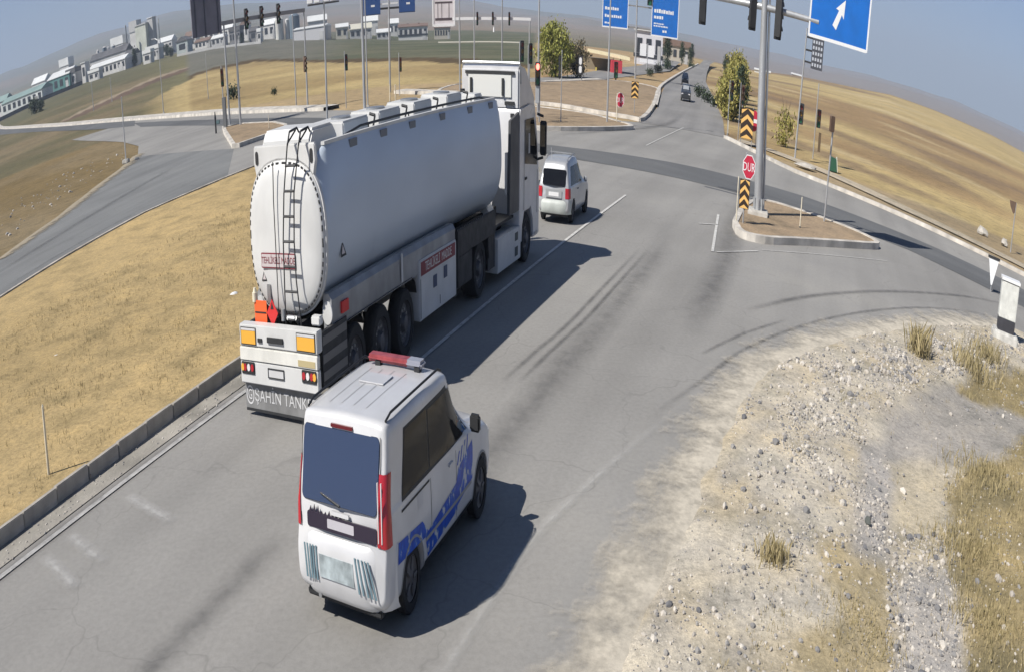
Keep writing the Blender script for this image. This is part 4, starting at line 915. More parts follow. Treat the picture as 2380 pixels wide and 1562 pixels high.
# tractor
part('tractor_frame', MB().box(-.48, -.36, 8.4, 15.0, .72, .95).box(.36, .48, 8.4, 15.0, .72, .95), DKM, trk, 0)
for sg in (-1, 1):
    wheel(trk, sg*1.20, 9.55, .52, .52, .56, sg, True); wheel(trk, sg*1.18, 14.05, .50, .50, .32, sg, True)
    mg = MB(); pts = [(8.85, .62), (8.92, 1.0), (9.1, 1.14), (10.0, 1.14), (10.18, 1.0), (10.25, .6)]
    mg.grid([[(sg*.62, y, z) for y, z in pts], [(sg*1.23, y, z) for y, z in pts]]); part('drive_mudguard', mg, DKM, trk, 0); part('drive_wheel_cover', MB().box(min(sg*1.14, sg*1.235), max(sg*1.14, sg*1.235), 7.75, 10.85, .98, 1.42).box(min(sg*1.14, sg*1.235), max(sg*1.14, sg*1.235), 7.75, 8.85, .45, .98), DKM, trk, 0, bevel=.02)
    tk = part('tractor_side_panel', MB().box(min(sg*.70, sg*1.25), max(sg*.70, sg*1.25), 11.0, 13.25, .20, .84), PTW, trk, 30, bevel=.02)
    part('panel_slot', MB().box(min(sg*1.25, sg*1.258), max(sg*1.25, sg*1.258), 12.65, 12.95, .60, .76).box(min(sg*1.25, sg*1.258), max(sg*1.25, sg*1.258), 12.65, 12.95, .30, .48), mat('slot_teal', (.02, .045, .055), .4), tk, 0)
    part('rear_step_box', MB().box(min(sg*.55, sg*1.15), max(sg*.55, sg*1.15), 10.35, 10.95, .35, .95), DKM, trk, 0)
part('tractor_deck', MB().box(-1.0, 1.0, 10.3, 13.1, 1.0, 1.05), DKM, trk, 0)
cabm = MB()
prof = [(13.12, .95), (13.12, 3.05), (13.18, 3.16), (14.2, 3.22), (14.75, 3.16), (15.05, 2.55), (15.30, 1.75), (15.36, 1.2), (15.36, .42), (14.68, .42), (14.60, .80), (14.38, 1.06), (13.72, 1.06), (13.50, .80), (13.46, .46), (13.12, .46)]
cabm.prism([(-1.22, y, z) for y, z in prof], (2.44, 0, 0)); cb_ = part('cab', cabm, PW, trk, 30, bevel=.04)
df = MB(); df.prism([(-1.18, 13.14, 3.10), (-1.18, 13.14, 3.93), (-1.18, 13.35, 3.98), (-1.18, 13.9, 3.90), (-1.18, 14.75, 3.35), (-1.18, 14.9, 3.05)], (2.36, 0, 0)); rd = part('roof_deflector', df, PW, trk, 30, bevel=.05)
part('deflector_recess', MB().box(-.88, .88, 13.10, 13.138, 3.34, 3.80), mat('recess_white', (.66, .66, .63), .5), rd, 0, bevel=.01)
part('deflector_gap', MB().box(-1.0, 1.0, 13.085, 13.137, 3.80, 3.86).box(.62, 1.0, 13.085, 13.137, 3.20, 3.27).box(-1.0, -.72, 13.085, 13.137, 3.20, 3.27), DKP, rd, 0)
for x in (-.75, .55): part('deflector_strut', MB().cbox((x, 13.09, 3.55), (.08, .08, .34)), DKP, rd, 0)
part('roof_light_bar', MB().pipe([(-1.18, 13.3, 3.62), (-1.16, 13.25, 4.02), (1.16, 13.25, 4.02), (1.18, 13.3, 3.62)], .035), STEEL, rd)
part('exhaust_stack', MB().cyl((-1.0, 12.85, 1.0), (-1.0, 12.85, 3.5), .09, .09, 14), DKM, trk); part('air_line', MB().pipe([(-.2, 13.1, 1.7), (-.2, 12.6, 1.35), (-.1, 12.1, 1.6)], .03).pipe([(.1, 13.1, 1.7), (.15, 12.5, 1.3), (.1, 12.1, 1.6)], .03), DKP, trk)
for sg in (-1, 1):
    part('side_fairing', MB().prism([(sg*1.12, 12.15, 1.15), (sg*1.12, 12.25, 2.95), (sg*1.12, 13.10, 3.08), (sg*1.12, 13.10, 1.15)], (sg*.105, 0, 0)), mat('fairing_grey', (.075, .077, .082), .5, var=.2), trk, 0, bevel=.01)
    part('fairing_white', MB().prism([(sg*1.05, 12.10, 1.55), (sg*1.05, 12.10, 2.35), (sg*1.05, 12.30, 2.35), (sg*1.05, 12.30, 1.55)], (sg*.06, 0, 0)), PTW, trk, 0)
    wn = part('door_window', MB().prism([(sg*1.222, 13.70, 2.02), (sg*1.222, 13.70, 2.90), (sg*1.222, 14.60, 2.90), (sg*1.222, 14.98, 2.30), (sg*1.222, 15.05, 1.90)], (sg*.012, 0, 0)), GLS, trk, 0)
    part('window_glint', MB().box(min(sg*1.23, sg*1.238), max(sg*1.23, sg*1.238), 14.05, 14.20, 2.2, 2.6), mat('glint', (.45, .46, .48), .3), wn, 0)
    part('door_seam', MB().box(min(sg*1.22, sg*1.226), max(sg*1.22, sg*1.226), 13.62, 13.64, 1.1, 2.9).box(min(sg*1.22, sg*1.226), max(sg*1.22, sg*1.226), 15.08, 15.10, .9, 1.8), DKP, trk, 0)
    part('door_handle', MB().cbox((sg*1.235, 13.8, 1.72), (.03, .2, .05)), DKP, trk, 0)
    mr = part('wing_mirror', MB().cbox((sg*1.44, 15.15, 2.45), (.26, .14, .72)), DKP, trk, 40, bevel=.03)
    part('mirror_arm', MB().pipe([(sg*1.2, 15.05, 2.95), (sg*1.44, 15.15, 2.9)], .03).pipe([(sg*1.2, 15.1, 2.0), (sg*1.44, 15.15, 2.05)], .03), DKP, mr)
    part('mirror_glass', MB().cbox((sg*1.44, 15.075, 2.5), (.2, .01, .45)), mat('mirror_glass', (.5, .5, .5), .05, 1.), mr, 0)
    part('cab_step', MB().cbox((sg*1.15, 14.95, .5), (.18, .3, .05)), STEEL, trk, 0)
    part('headlight', MB().cbox((sg*.9, 15.36, .85), (.4, .06, .2)), WHL, trk, 0)
    part('air_horn', MB().cbox((sg*.95, 13.05, 3.0), (.12, .1, .08)), DKP, trk, 0)
part('windscreen', MB().prism([(-1.1, 15.22, 1.98), (1.1, 15.22, 1.98), (1.08, 14.90, 3.0), (-1.08, 14.90, 3.0)], (0, .04, .01)), GLS, trk, 0)
part('grille', MB().box(-.8, .8, 15.35, 15.40, .95, 1.65), DKP, trk, 0)
part('gas_bottle', MB().cyl((.55, 11.4, 1.2), (.55, 11.9, 1.2), .17, .17, 16), PTW, trk)
# ------------------------------------------------------------------ signals, posts, signs
SIGB = mat('signal_black', (.03, .03, .032), .5, var=.2, vscale=5); SIGBR = mat('signal_brown', (.12, .075, .05), .6, var=.2, vscale=5)
LR = mat('lens_red_off', (.16, .02, .015), .3); LA = mat('lens_amber_off', (.2, .11, .02), .3); LG = mat('lens_green_off', (.02, .12, .06), .3)
LRON = mat('lens_red_on', (.9, .1, .08), .3, emit=(1., .10, .07, 5.0))
SBLUE = mat('sign_blue', (.012, .15, .55), .4, var=.12, vscale=2); SWHITE = mat('sign_white', (.78, .79, .80), .45); SBACK = mat('sign_back_grey', (.20, .20, .245), .6, var=.15, vscale=1)
SRED = mat('sign_red', (.52, .025, .06), .45); CHB = mat('chevron_black', (.035, .022, .015), .5); CHY = mat('chevron_orange', (.82, .50, .16), .45)
DBLUE = mat('sign_blue_shade', (.03, .085, .26), .5, var=.12, vscale=2); POSTW = mat('post_cream', (.70, .64, .50), .6, var=.2, vscale=6); CONC = mat('concrete_light', (.55, .53, .49), .9, var=.3, vscale=3, bump=.3)
def signal(parent, p, rz=0., w=.32, h=.92, m=None, lit=None, name='signal_head', bare=False):
    """three-lamp head, lamps look to local -y before rotation rz"""
    c, s = cos(rz), sin(rz)
    def T(x, y, z): return (p[0]+x*c-y*s, p[1]+x*s+y*c, p[2]+z)
    b = MB(); b.prism([T(q[0], -.11, q[1]) for q in rrect(-w/2, w/2, -h/2, h/2, .05, 2)], (-(-.2)*s*-1 if False else -.2*s, .2*c, 0)); hd = part(name, b, m or SIGB, parent, 30)
    if bare: return hd
    for k, mm in ((1, LRON if lit == 'red' else LR), (0, LA), (-1, LG)):
        z = k*h*.31; l = MB(); l.cyl(T(0, -.135, z), T(0, -.10, z), w*.36, w*.36, 14); part('lens', l, mm, hd)
        v = MB(); n = 10; rows = [[T(w*.42*cos(a), y, z+w*.42*sin(a)) for a in np.linspace(-.2, pi+.2, n)] for y in (-.11, -.30)]; v.grid(rows); part('visor', v, m or SIGB, hd, 60)
    return hd
def pole(parent, p0, p1, r0, r1=None, m=None, name='pole', n=14): return part(name, MB().cyl(p0, p1, r0, r1 or r0, n), m or GALV, parent)
def lamp_post(loc, h, r, label, arm=0., m=None, lean=(0, 0)):
    if h < 8 and h != 7.4:
        t = thing('plain_post', label.replace('lamp post', 'metal post').replace('street lamp', 'metal post'), 'post', (loc[0], loc[1], 0), 0, 'plain posts around the junction'); pole(t, (0, 0, -.05), (lean[0], lean[1], h), r, r*.7, m, 'shaft'); part('cap', MB().cyl((lean[0], lean[1], h), (lean[0], lean[1], h+.08), r*.9, r*.5, 12), GALV, t); return t
    t = thing('street_lamp', label, 'street lamp', (loc[0], loc[1], 0), 0, 'street lamps around the junction')
    pole(t, (0, 0, -.05), (lean[0], lean[1], h), r, r*.6, m); a = Vector((cos(arm), sin(arm), 0)); top = Vector((lean[0], lean[1], h))
    part('lamp_arm', MB().pipe([top, top+a*.8+Vector((0, 0, .25)), top+a*1.6+Vector((0, 0, .3))], r*.5), GALV, t)
    e = top+a*1.75+Vector((0, 0, .3)); part('lamp_head', MB().cbox(e, (.7, .26, .13), arm), GALV, t, 40, bevel=.04)
    part('base_plate', MB().cbox((0, 0, .04), (r*4, r*4, .1)), CONC, t, 0)
    return t
def T2(loc, label, cat, name, rz=0., group=None): return thing(name, label, cat, (loc[0], loc[1], loc[2] if len(loc) > 2 else 0.), rz, group)
# -- lamp posts (their heads stand above the picture)
lamp_post((-28.93, 87.28), 10, .13, 'tall street lamp on the small left island beside the hanging billboard back', 2.6)
lamp_post((-14.41, 86.34), 10, .17, 'thick street lamp behind the tank, left of the first blue sign', .3)
lamp_post((-14.9, 91.5), 10, .09, 'thin street lamp close beside the thick one behind the tank', 2.8)
lamp_post((-4.9, 104), 10, .10, 'street lamp left of the cab roof beside the white framed board', .3)
lamp_post((-2.95, 101), 10, .09, 'second street lamp above the cab roof', .3)
lamp_post((.50, 103), 10, .10, 'third street lamp above the middle of the cab roof', .3)
lamp_post((3.75, 75.5), 10, .10, 'street lamp standing right of the cab by the red signal', .3)
lamp_post((10.31, 75.36), 10, .085, 'street lamp on the middle island in front of the left blue text sign', .3)
lamp_post((-25.76, 100.93), 6.3, .08, 'short lamp post below the gantry arm on the left', 1.)
lamp_post((-62.32, 141.76), 7.4, .09, 'street lamp at the far left edge of the yellow field', 2.6)
lamp_post((-57.6, 154), 4.8, .07, 'low lamp post standing inside the yellow field on the left', 2.6)
lamp_post((-120.2, 220.2), 5.5, .11, 'far left lamp post beside the brown gully', 2.6)
lamp_post((-123.0, 238.5), 5.3, .11, 'lamp post near the end of the brown gully', 2.6)
lamp_post((5.72, 72.84), 3.5, .045, 'thin low post on the middle island in front of the willow', .3)
# -- post with double head beside the slip road on the left
t = T2((-38.7, 77.07), 'slim grey post with a stone foot beside the left slip road', 'post', 'marker_post')
pole(t, (0, 0, -.1), (.1, 0, 3.75), .07, .05); part('stone_foot', MB().cbox((0, 0, .1), (.7, .6, .25)).cbox((1.1, .4, .06), (.5, .4, .2), .5), CONC, t, 0, bevel=.05); pole(t, (.35, -.6, 0), (.35, -.6, 2.2), .03, name='stay')
# -- left gantry with hanging signals and a big sign seen from behind
gx = Vector((-30.69, 88.6, 0)); gy = Vector((-23.74, 98.79, 0)); dd = (gy-gx).normalized(); yaw1 = atan2(dd.y, dd.x)
t = T2(gx, 'grey signal gantry on the left with three hanging signals and a sign board back', 'gantry', 'signal_gantry', yaw1); Lg = (gy-gx).length
pole(t, (0, 0, 0), (0, 0, 6.45), .12, .10, name='post'); pole(t, (Lg, 0, 0), (Lg, 0, 6.35), .11, .09, name='post')
part('cross_beam', MB().box(-.5, Lg+.1, -.12, .12, 6.32, 6.58), mat('beam_grey', (.30, .30, .31), .5, .4), t, 0)
for k, s in enumerate((3.1, 5.4, 8.0)): signal(t, (s, -.22, 6.45), 0, .40, 1.30, lit=None)
sb = part('sign_board', MB().box(-4.4, -.35, -.06, .06, 5.92, 9.0), SBACK, t, 0)
for z in (6.5, 7.6, 8.6): part('sign_rib', MB().box(-4.4, -.35, .055, .12, z, z+.12), SBACK, sb, 0)
for x in (-3.9, -2.6, -.8): part('sign_upright', MB().box(x-.05, x+.05, -.16, -.055, 5.92, 9.0), mat('upright_dark', (.10, .11, .14), .6), sb, 0)
signal(t, (Lg-.28, -.1, 2.9), 0, .34, 1.05, SIGBR)
# -- short signals on the small left island
t = T2((-30.9, 87.4), 'dark traffic signal post on the tip of the small left island', 'traffic signal', 'traffic_signal'); pole(t, (0, 0, 0), (0, 0, 3.9), .06); signal(t, (.1, -.15, 3.2), .2, .34, 1.1, SIGBR); part('control_box', MB().cbox((.05, .1, 1.0), (.4, .35, 2.0)), mat('box_grey', (.16, .165, .17), .6), t, 0, bevel=.02)
t = T2((-31.5, 86.0), 'short dark bollard signal at the left corner of the small left island', 'bollard', 'signal_bollard'); pole(t, (0, 0, 0), (0, 0, .9), .10, .08, SIGB); part('cap', MB().cyl((0, 0, .85), (0, 0, 1.3), .13, .04, 12), SIGB, t); part('side_lamp', MB().cbox((.32, 0, .65), (.42, .2, .22)), mat('box_teal', (.10, .16, .17), .6), t, 0, bevel=.03)
# -- slender signal posts behind the tanker
for loc, zt, z0, lab in (((-17.6, 92.38), 3.5, 2.8, 'slim traffic signal post behind the tank left of the thick lamp'), ((-12.6, 103), 2.9, 2.1, 'brown traffic signal post right of the two blue signs pole'), ((1.9, 71.5), 3.9, 3.45, 'slim traffic signal post just behind the right end of the cab roof'), ((2.75, 74), 3.7, 3.3, 'traffic signal between the cab roof and the red light')):
    t = T2(loc, lab, 'traffic signal', 'traffic_signal', 0, 'unlit signals behind the tanker'); pole(t, (0, 0, 0), (0, 0, zt), .05); signal(t, (.2, -.05, z0), .15, .30, 1.0, SIGBR if 'brown' in lab else SIGB)
t = T2((3.55, 71.6), 'traffic signal with its red lamp lit right of the lorry cab', 'traffic signal', 'traffic_signal'); pole(t, (.15, .1, 0), (.15, .1, 2.9), .06)
hd = signal(t, (-.06, -.15, 2.42), .03, .42, 1.1, SIGB, lit='red'); part('lower_box', MB().cbox((-.06, -.1, 1.45), (.34, .2, .8)), mat('box_pale', (.42, .44, .46), .5), t, 0, bevel=.02)
# -- pole with floodlight board left of the tank
t = T2((-17.86, 82.83), 'pole carrying a white floodlight board cut by the top of the picture', 'floodlight mast', 'floodlight_mast'); pole(t, (0, 0, 0), (.15, 0, 8.5), .10, .08)
part('cross_arm', MB().box(-1.6, 1.7, -.05, .05, 6.36, 6.46), mat('arm_dark', (.12, .12, .13), .5), t, 0)
for x in (-1.3, -.55, .45, 1.15): part('floodlight', MB().cbox((x, -.15, 6.72), (.6, .3, .5)), SWHITE, t, 0, bevel=.04)
# -- T-shaped gantry with two blue sign backs
t = T2((-14.73, 109.77), 'pole with two dark blue signs on a cross bar behind the tank', 'road sign', 'twin_sign_gantry', R(8)); pole(t, (0, 0, 0), (.1, 0, 8.2), .13, .11)
part('cross_bar', MB().box(-1.4, 1.5, -.06, .06, 5.95, 6.1).box(-1.4, 1.5, -.06, .06, 7.4, 7.5), SIGB, t, 0); part('bracket', MB().box(-1.2, 1.3, -.04, .04, 6.3, 6.42), SWHITE, t, 0)
for x0, x1 in ((-3.35, -1.05), (1.45, 3.6)):
    sg = part('sign_panel', MB().box(x0, x1, -.12, -.06, 5.62, 8.4), DBLUE, t, 0); part('sign_mark', MB().box((x0+x1)/2-.1, (x0+x1)/2+.4, -.13, -.12, 6.2, 6.35), SWHITE, sg, 0); part('sign_border', MB().box(x0, x1, -.13, -.115, 5.62, 5.68), mat('border_navy', (.02, .04, .10), .5), sg, 0)
# -- middle gantry with the white framed board
t = T2((-5.4, 114.7), 'pale signal gantry above the cab with a white framed board', 'gantry', 'signal_gantry', 0.0)
pole(t, (0, 0, 0), (0, 0, 5.1), .11, name='post'); pole(t, (9.8, 0, 0), (9.8, 0, 4.9), .11, name='post'); part('cross_beam', MB().box(-1.0, 9.95, -.1, .1, 4.90, 5.12), SWHITE, t, 0)
for s in (2.5, 4.65, 6.95): signal(t, (s, -.2, 5.0), 0, .26, 1.0)
fb_ = part('framed_board', MB().box(-3.65, -.75, -.08, .0, 4.60, 8.0), mat('board_pink_white', (.70, .66, .68), .5, var=.15, vscale=1), t, 0)
part('board_frame', MB().box(-3.8, -3.6, -.14, .03, 4.5, 8.1).box(-.8, -.62, -.14, .03, 4.5, 8.1).box(-3.6, -.8, -.14, .03, 4.45, 4.64), SWHITE, fb_, 0)
part('board_slot', MB().box(-3.4, -1.0, -.10, -.07, 4.92, 5.10).box(-3.4, -1.0, -.10, -.07, 6.2, 6.32).box(-3.05, -2.98, -.10, -.07, 5.1, 6.2).box(-2.5, -2.44, -.10, -.07, 5.1, 6.2).box(-1.5, -1.42, -.10, -.07, 5.1, 6.2), mat('slot_dark', (.08, .06, .07), .6), fb_, 0)
part('lantern', MB().cyl((4.8, -.2, 4.0), (4.8, -.2, 4.5), .12, .06, 10), SWHITE, t); 
# -- T gantry far down the road with two blue text signs
t = T2((25.93, 151.95), 'far overhead gantry post carrying two bright blue text signs', 'road sign', 'twin_sign_gantry', -R(9)); pole(t, (0, 0, 0), (-.2, 0, 9), .16, .12)
part('cross_bar', MB().box(-2.6, 2.8, .0, .14, 5.0, 5.18).box(-2.6, 2.8, .0, .14, 7.2, 7.34), mat('bar_grey', (.3, .3, .3), .5, .4), t, 0)
for x0, x1, z0, rows_ in ((-6.45, -1.85, 4.95, ((6.6, .32, .55), (5.85, .30, .7), (5.2, .18, .25))), (2.75, 7.6, 4.66, ((6.9, .42, .75), (6.3, .36, .35), (5.75, .16, .4), (5.5, .16, .55), (5.0, .26, .16)))):
    sg = part('sign_panel', MB().box(x0, x1, -.12, -.05, z0, 9.2), SBLUE, t, 0); part('sign_border', MB().box(x0-.12, x0, -.13, -.04, z0-.12, 9.2).box(x1, x1+.12, -.13, -.04, z0-.12, 9.2).box(x0, x1, -.13, -.04, z0-.14, z0), SWHITE, sg, 0)
    for z, hh, fr_ in rows_:
        L = (x1-x0)*fr_; xs = x0+.35 if fr_ > .2 else (x0+x1)/2-L/2; k = 0
        while k < L:
            w = random.uniform(.22, .42); part('lettering', MB().box(xs+k, xs+min(L, k+w), -.128, -.121, z, z+hh*random.uniform(.75, 1.)), SWHITE, sg, 0); k += w+.10
signal(t, (2.2, -.1, 8.3), 0, .9, 1.6)
# -- main mast arm on the right island
t = T2((14.51, 42.31), 'thick grey mast with overhead arm, signals and blue arrow sign on the right island', 'signal mast', 'signal_mast'); G5 = Matrix.Rotation(-R(18.9), 4, 'Z')
t.rotation_euler[2] = -R(18.9)
pole(t, (0, 0, .1), (-.55, 0, 9.2), .235, .14, n=24); part('base_block', MB().cbox((0, 0, .16), (1.15, 1.0, .3)), CONC, t, 0, bevel=.04); pole(t, (.30, .1, .2), (-.12, .1, 6.5), .06, name='conduit')
for k in range(8): 
    a = 2*pi*k/8; part('base_rib', MB().cbox((.26*cos(a), .26*sin(a), .45), (.10, .03, .4), a), GALV, t, 0)
part('mast_arm', MB().cyl((-8.2, 1.6, 6.22), (-.35, 0, 6.2), .08, .11, 14).cyl((-.35, 0, 6.2), (2.6, -.1, 6.16), .11, .09, 14).cyl((-8.2, 1.6, 7.3), (2.6, -.1, 7.3), .06, .06, 10), GALV, t)
for p, rz_ in (((-3.75, .55, 5.98), .1), ((-.98, -.02, 6.1), .5), ((.42, -.3, 6.0), -.5)):
    hd = signal(t, p, rz_+pi, .36 if p[0] > -1 else .28, 1.15, SIGB); part('back_plate', MB().prism([(p[0]+q[0], p[1], p[2]+q[1]) for q in rrect(-.20, .20, -.66, .66, .04, 2)], (0, .02, 0)), SIGB, hd, 0)
sg = part('sign_panel', MB().box(2.15, 5.28, -.16, -.08, 5.78, 8.4), SBLUE, t, 0); part('sign_border', MB().box(2.07, 2.15, -.17, -.07, 5.70, 8.4).box(5.28, 5.36, -.17, -.07, 5.70, 8.4).box(2.15, 5.28, -.17, -.07, 5.68, 5.78), SWHITE, sg, 0)
ar = MB(); A = Vector((3.45, -.165, 6.14)); d = Vector((.50, 0, .86)).normalized(); nrm = Vector((d.z, 0, -d.x))
ar.prism([A-nrm*.12, A+nrm*.12, A+d*.55+nrm*.10, A+d*.50+nrm*.26, A+d*1.02, A+d*.50-nrm*.26, A+d*.55-nrm*.10], (0, -.006, 0)); part('arrow', ar, SWHITE, sg, 0)
part('sign_back_rib', MB().box(2.3, 5.2, -.08, -.02, 6.1, 6.22), GALV, sg, 0)
# -- chevron boards and stop signs
def chevron(parent, x0, x1, z0, z1, y=-.03, n=3):
    b = part('chevron_board', MB().box(x0, x1, y-.01, y+.015, z0, z1), CHB, parent, 0); w = x1-x0; H = (z1-z0); st = H/n; cx = (x0+x1)/2
    for k in range(n+1):
        zb = z0+st*(k-.62); a = max(z0+.01, zb); pts = [(x0+.02, zb), (cx, zb+st*.62), (x1-.02, zb), (x1-.02, zb+st*.42), (cx, zb+st*1.04), (x0+.02, zb+st*.42)]
        lo, hi = z0+.008, z1-.008; P = [(px, min(hi, max(lo, pz))) for px, pz in pts]
        if max(p[1] for p in P)-min(p[1] for p in P) < .05: continue
        part('chevron_arrow', MB().prism([(px, y-.012, pz) for px, pz in P], (0, -.004, 0)), CHY, b, 0)
    return b
def octagon(parent, c, r, txt, y=-.03):
    P = [(c[0]+r*cos(R(22.5+45*k)), y, c[1]+r*sin(R(22.5+45*k))) for k in range(8)]; o = part('stop_plate', MB().prism(P, (0, .012, 0)), SWHITE, parent, 0)
    P = [(c[0]+.92*r*cos(R(22.5+45*k)), y-.004, c[1]+.92*r*sin(R(22.5+45*k))) for k in range(8)]; part('stop_face', MB().prism(P, (0, .005, 0)), SRED, o, 0)
    link('lettering', text_mesh(txt, r*.95, Matrix.Translation((c[0], y-.006, c[1]-r*.04)) @ Matrix.Rotation(pi/2, 4, 'X') @ Matrix.Diagonal((.92, 1, 1, 1))), SWHITE, o); return o
t = T2((12.75, 39.5), 'red stop sign reading DUR above an orange chevron board on the right island', 'road sign', 'stop_sign', -R(17)); pole(t, (0, 0, 0), (0, 0, 2.1), .035); octagon(t, (.14, 1.72), .355, 'DUR', -.045); chevron(t, -.27, .25, .57, 1.37, -.045); pole(t, (-.36, 0, 0), (-.36, 0, 1.4), .03, m=POSTW, name='side_post')
t = T2((23.92, 74.72), 'large orange chevron board at the far right corner of the junction', 'road sign', 'chevron_sign', -R(17)); pole(t, (-.55, .05, 0), (-.55, .05, 2.0), .035); pole(t, (.55, .05, 0), (.55, .05, 2.0), .035); chevron(t, -.60, .62, .34, 1.9, -.03)
t = T2((24.75, 75.2), 'red and white sign standing half behind the large chevron board', 'road sign', 'no_entry_sign', -R(17)); pole(t, (.3, 0, 0), (.3, 0, 1.9), .03); part('sign_disc', MB().cyl((.0, -.04, 1.3), (.0, -.02, 1.3), .55, .55, 24), SRED, t); part('sign_bar', MB().box(-.4, .4, -.05, -.038, 1.2, 1.4), SWHITE, t, 0)
for loc, zt, zc, mm, lab in (((23.75, 76.2), 3.1, 2.45, SIGBR, 'brown traffic signal above the large chevron board'), ((23.0, 77.5), 3.1, 2.55, SIGB, 'thin dark traffic signal left of the brown one above the chevron board'), ((25.2, 73.9), 2.0, 1.5, SIGB, 'dark traffic signal hidden beside the thick mast at the far corner')):
    t = T2(loc, lab, 'traffic signal', 'traffic_signal', -R(17)); pole(t, (-.2, 0, 0), (-.2, 0, zt), .04); signal(t, (.05, -.02, zc), 0, .30, 1.1, mm)
t = T2((14.69, 85.93), 'small orange chevron board standing on the middle island', 'road sign', 'chevron_sign', -R(9)); pole(t, (0, .03, 0), (0, .03, 2.0), .03); chevron(t, -.38, .38, 1.0, 1.95, -.02)
t = T2((11.35, 76.2), 'faded red stop sign on a white post on the middle island', 'road sign', 'stop_sign', -R(8)); pole(t, (0, 0, 0), (0, 0, 1.6), .05, m=POSTW); octagon(t, (.28, 1.27), .40, 'DUR')
t = T2((20.42, 139.65), 'black traffic signal standing before the petrol station', 'traffic signal', 'traffic_signal', -R(8)); pole(t, (0, 0, 0), (0, 0, 1.4), .12, m=SIGB); signal(t, (0, -.1, 1.0), 0, .7, 1.5)
t = T2((13.0, 128), 'traffic signal with two pale lenses in front of the brown bush', 'traffic signal', 'traffic_signal', -R(6)); pole(t, (.25, .1, 0), (.25, .1, 1.9), .07); hd = signal(t, (0, -.1, 1.45), 0, .75, 1.6, bare=True)
for z in (.35, -.35): part('pale_lens', MB().prism([(q[0], -.23, 1.45+z+q[1]) for q in rrect(-.22, .22, -.3, .3, .18, 4)], (0, .04, 0)), SWHITE, hd)
t = T2((9.6, 126.5), 'dark narrow signal back in front of the willow', 'traffic signal', 'traffic_signal', -R(4)); pole(t, (0, 0, 0), (0, 0, 2.1), .06, m=SIGB); signal(t, (0, -.05, 1.3), pi, .34, 1.7)
# -- right far corner: lattice board pole and signals
t = T2((28.27, 72.45), 'grey pole with a dark lattice board and a signal at the far right corner', 'signal mast', 'signal_mast', -R(21)); pole(t, (0, 0, 0), (.25, 0, 6.7), .085, .065)
lbx = part('lattice_board', MB().box(.85, 1.95, -.05, .05, 4.72, 6.38), mat('lattice_dark', (.06, .065, .08), .6), t, 0)
for k in range(5):
    for j in range(4): part('lattice_opening', MB().box(.93+j*.25, 1.08+j*.25, -.06, -.048, 4.86+k*.29, 5.02+k*.29), mat('lattice_pale', (.45, .48, .54), .5), lbx, 0)
part('bracket', MB().box(.18, .9, -.04, .04, 4.95, 5.05).box(.18, .9, -.04, .04, 5.55, 5.65).box(.18, .9, -.04, .04, 6.2, 6.3), SIGB, t, 0); signal(t, (.34, -.1, 2.32), -.3, .34, 1.08)
t = T2((31.34, 75.34), 'thin pole with a black signal and a brown panel at the far right corner', 'traffic signal', 'traffic_signal', -R(22)); pole(t, (0, 0, 0), (.05, 0, 4.05), .05); signal(t, (.32, -.05, 2.2), 0, .40, .98); part('brown_panel', MB().box(.42, .68, -.05, .02, .45, 1.48), mat('panel_brown', (.11, .075, .04), .7), t, 0)
t = T2((19.31, 43.9), 'slender signal post with a brown head near the end of the right island', 'traffic signal', 'traffic_signal', -R(24)); pole(t, (0, 0, 0), (.10, 0, 3.2), .05); signal(t, (.02, -.1, 3.25), .5, .26, .5, SIGBR, bare=True)
t = T2((40.36, 52.95), 'brown signal head on a thin post at the right edge by the fields', 'traffic signal', 'traffic_signal', -R(37)); pole(t, (0, 0, 0), (0, 0, 2.2), .045); part('tapered_head', MB().prism([(-.56, -.05, 2.2), (.0, -.05, 2.22), (-.02, -.05, 1.75), (-.16, -.05, 1.68), (-.44, -.05, 1.95)], (0, .15, 0)), SIGBR, t, 0)
# -- delineators
def delineator(loc, h, label, lean=0., r=.035, m=None):
    t = T2(loc, label, 'marker post', 'delineator_post', 0, 'thin roadside marker posts'); part('shaft', MB().cyl((0, 0, -.1), (lean, 0, h), r, r*.8, 10), m or POSTW, t); part('tip', MB().cyl((lean, 0, h), (lean, 0, h+.03), r*.8, r*.3, 10), m or POSTW, t); part('foot', MB().cyl((0, 0, 0), (0, 0, .05), r*1.8, r*1.4, 10), DKP, t)
delineator((-10.95, 16.0, .05), 1.02, 'thin cream marker post behind the near kerb at lower left', .02, .034); delineator((16.54, 40.86, .15), .88, 'thin white marker post standing on the right island')
delineator((-22.95, 78.3, .15), .75, 'thin white marker post on the small left island'); delineator((23.98, 81.27), .75, 'white marker post left of the large chevron board', 0, .05); delineator((17.5, 90.5, .1), .7, 'white marker post at the right tip of the middle island'); delineator((-164.8, 243.2), 1.0, 'dark marker post on the far left pale kerb', 0, .14, SIGB)
delineator((-12.8, 95), 1.1, 'first of two white posts right behind the tank', 0, .07); delineator((-12.2, 95.6), 1.05, 'second of two white posts right behind the tank', 0, .07)
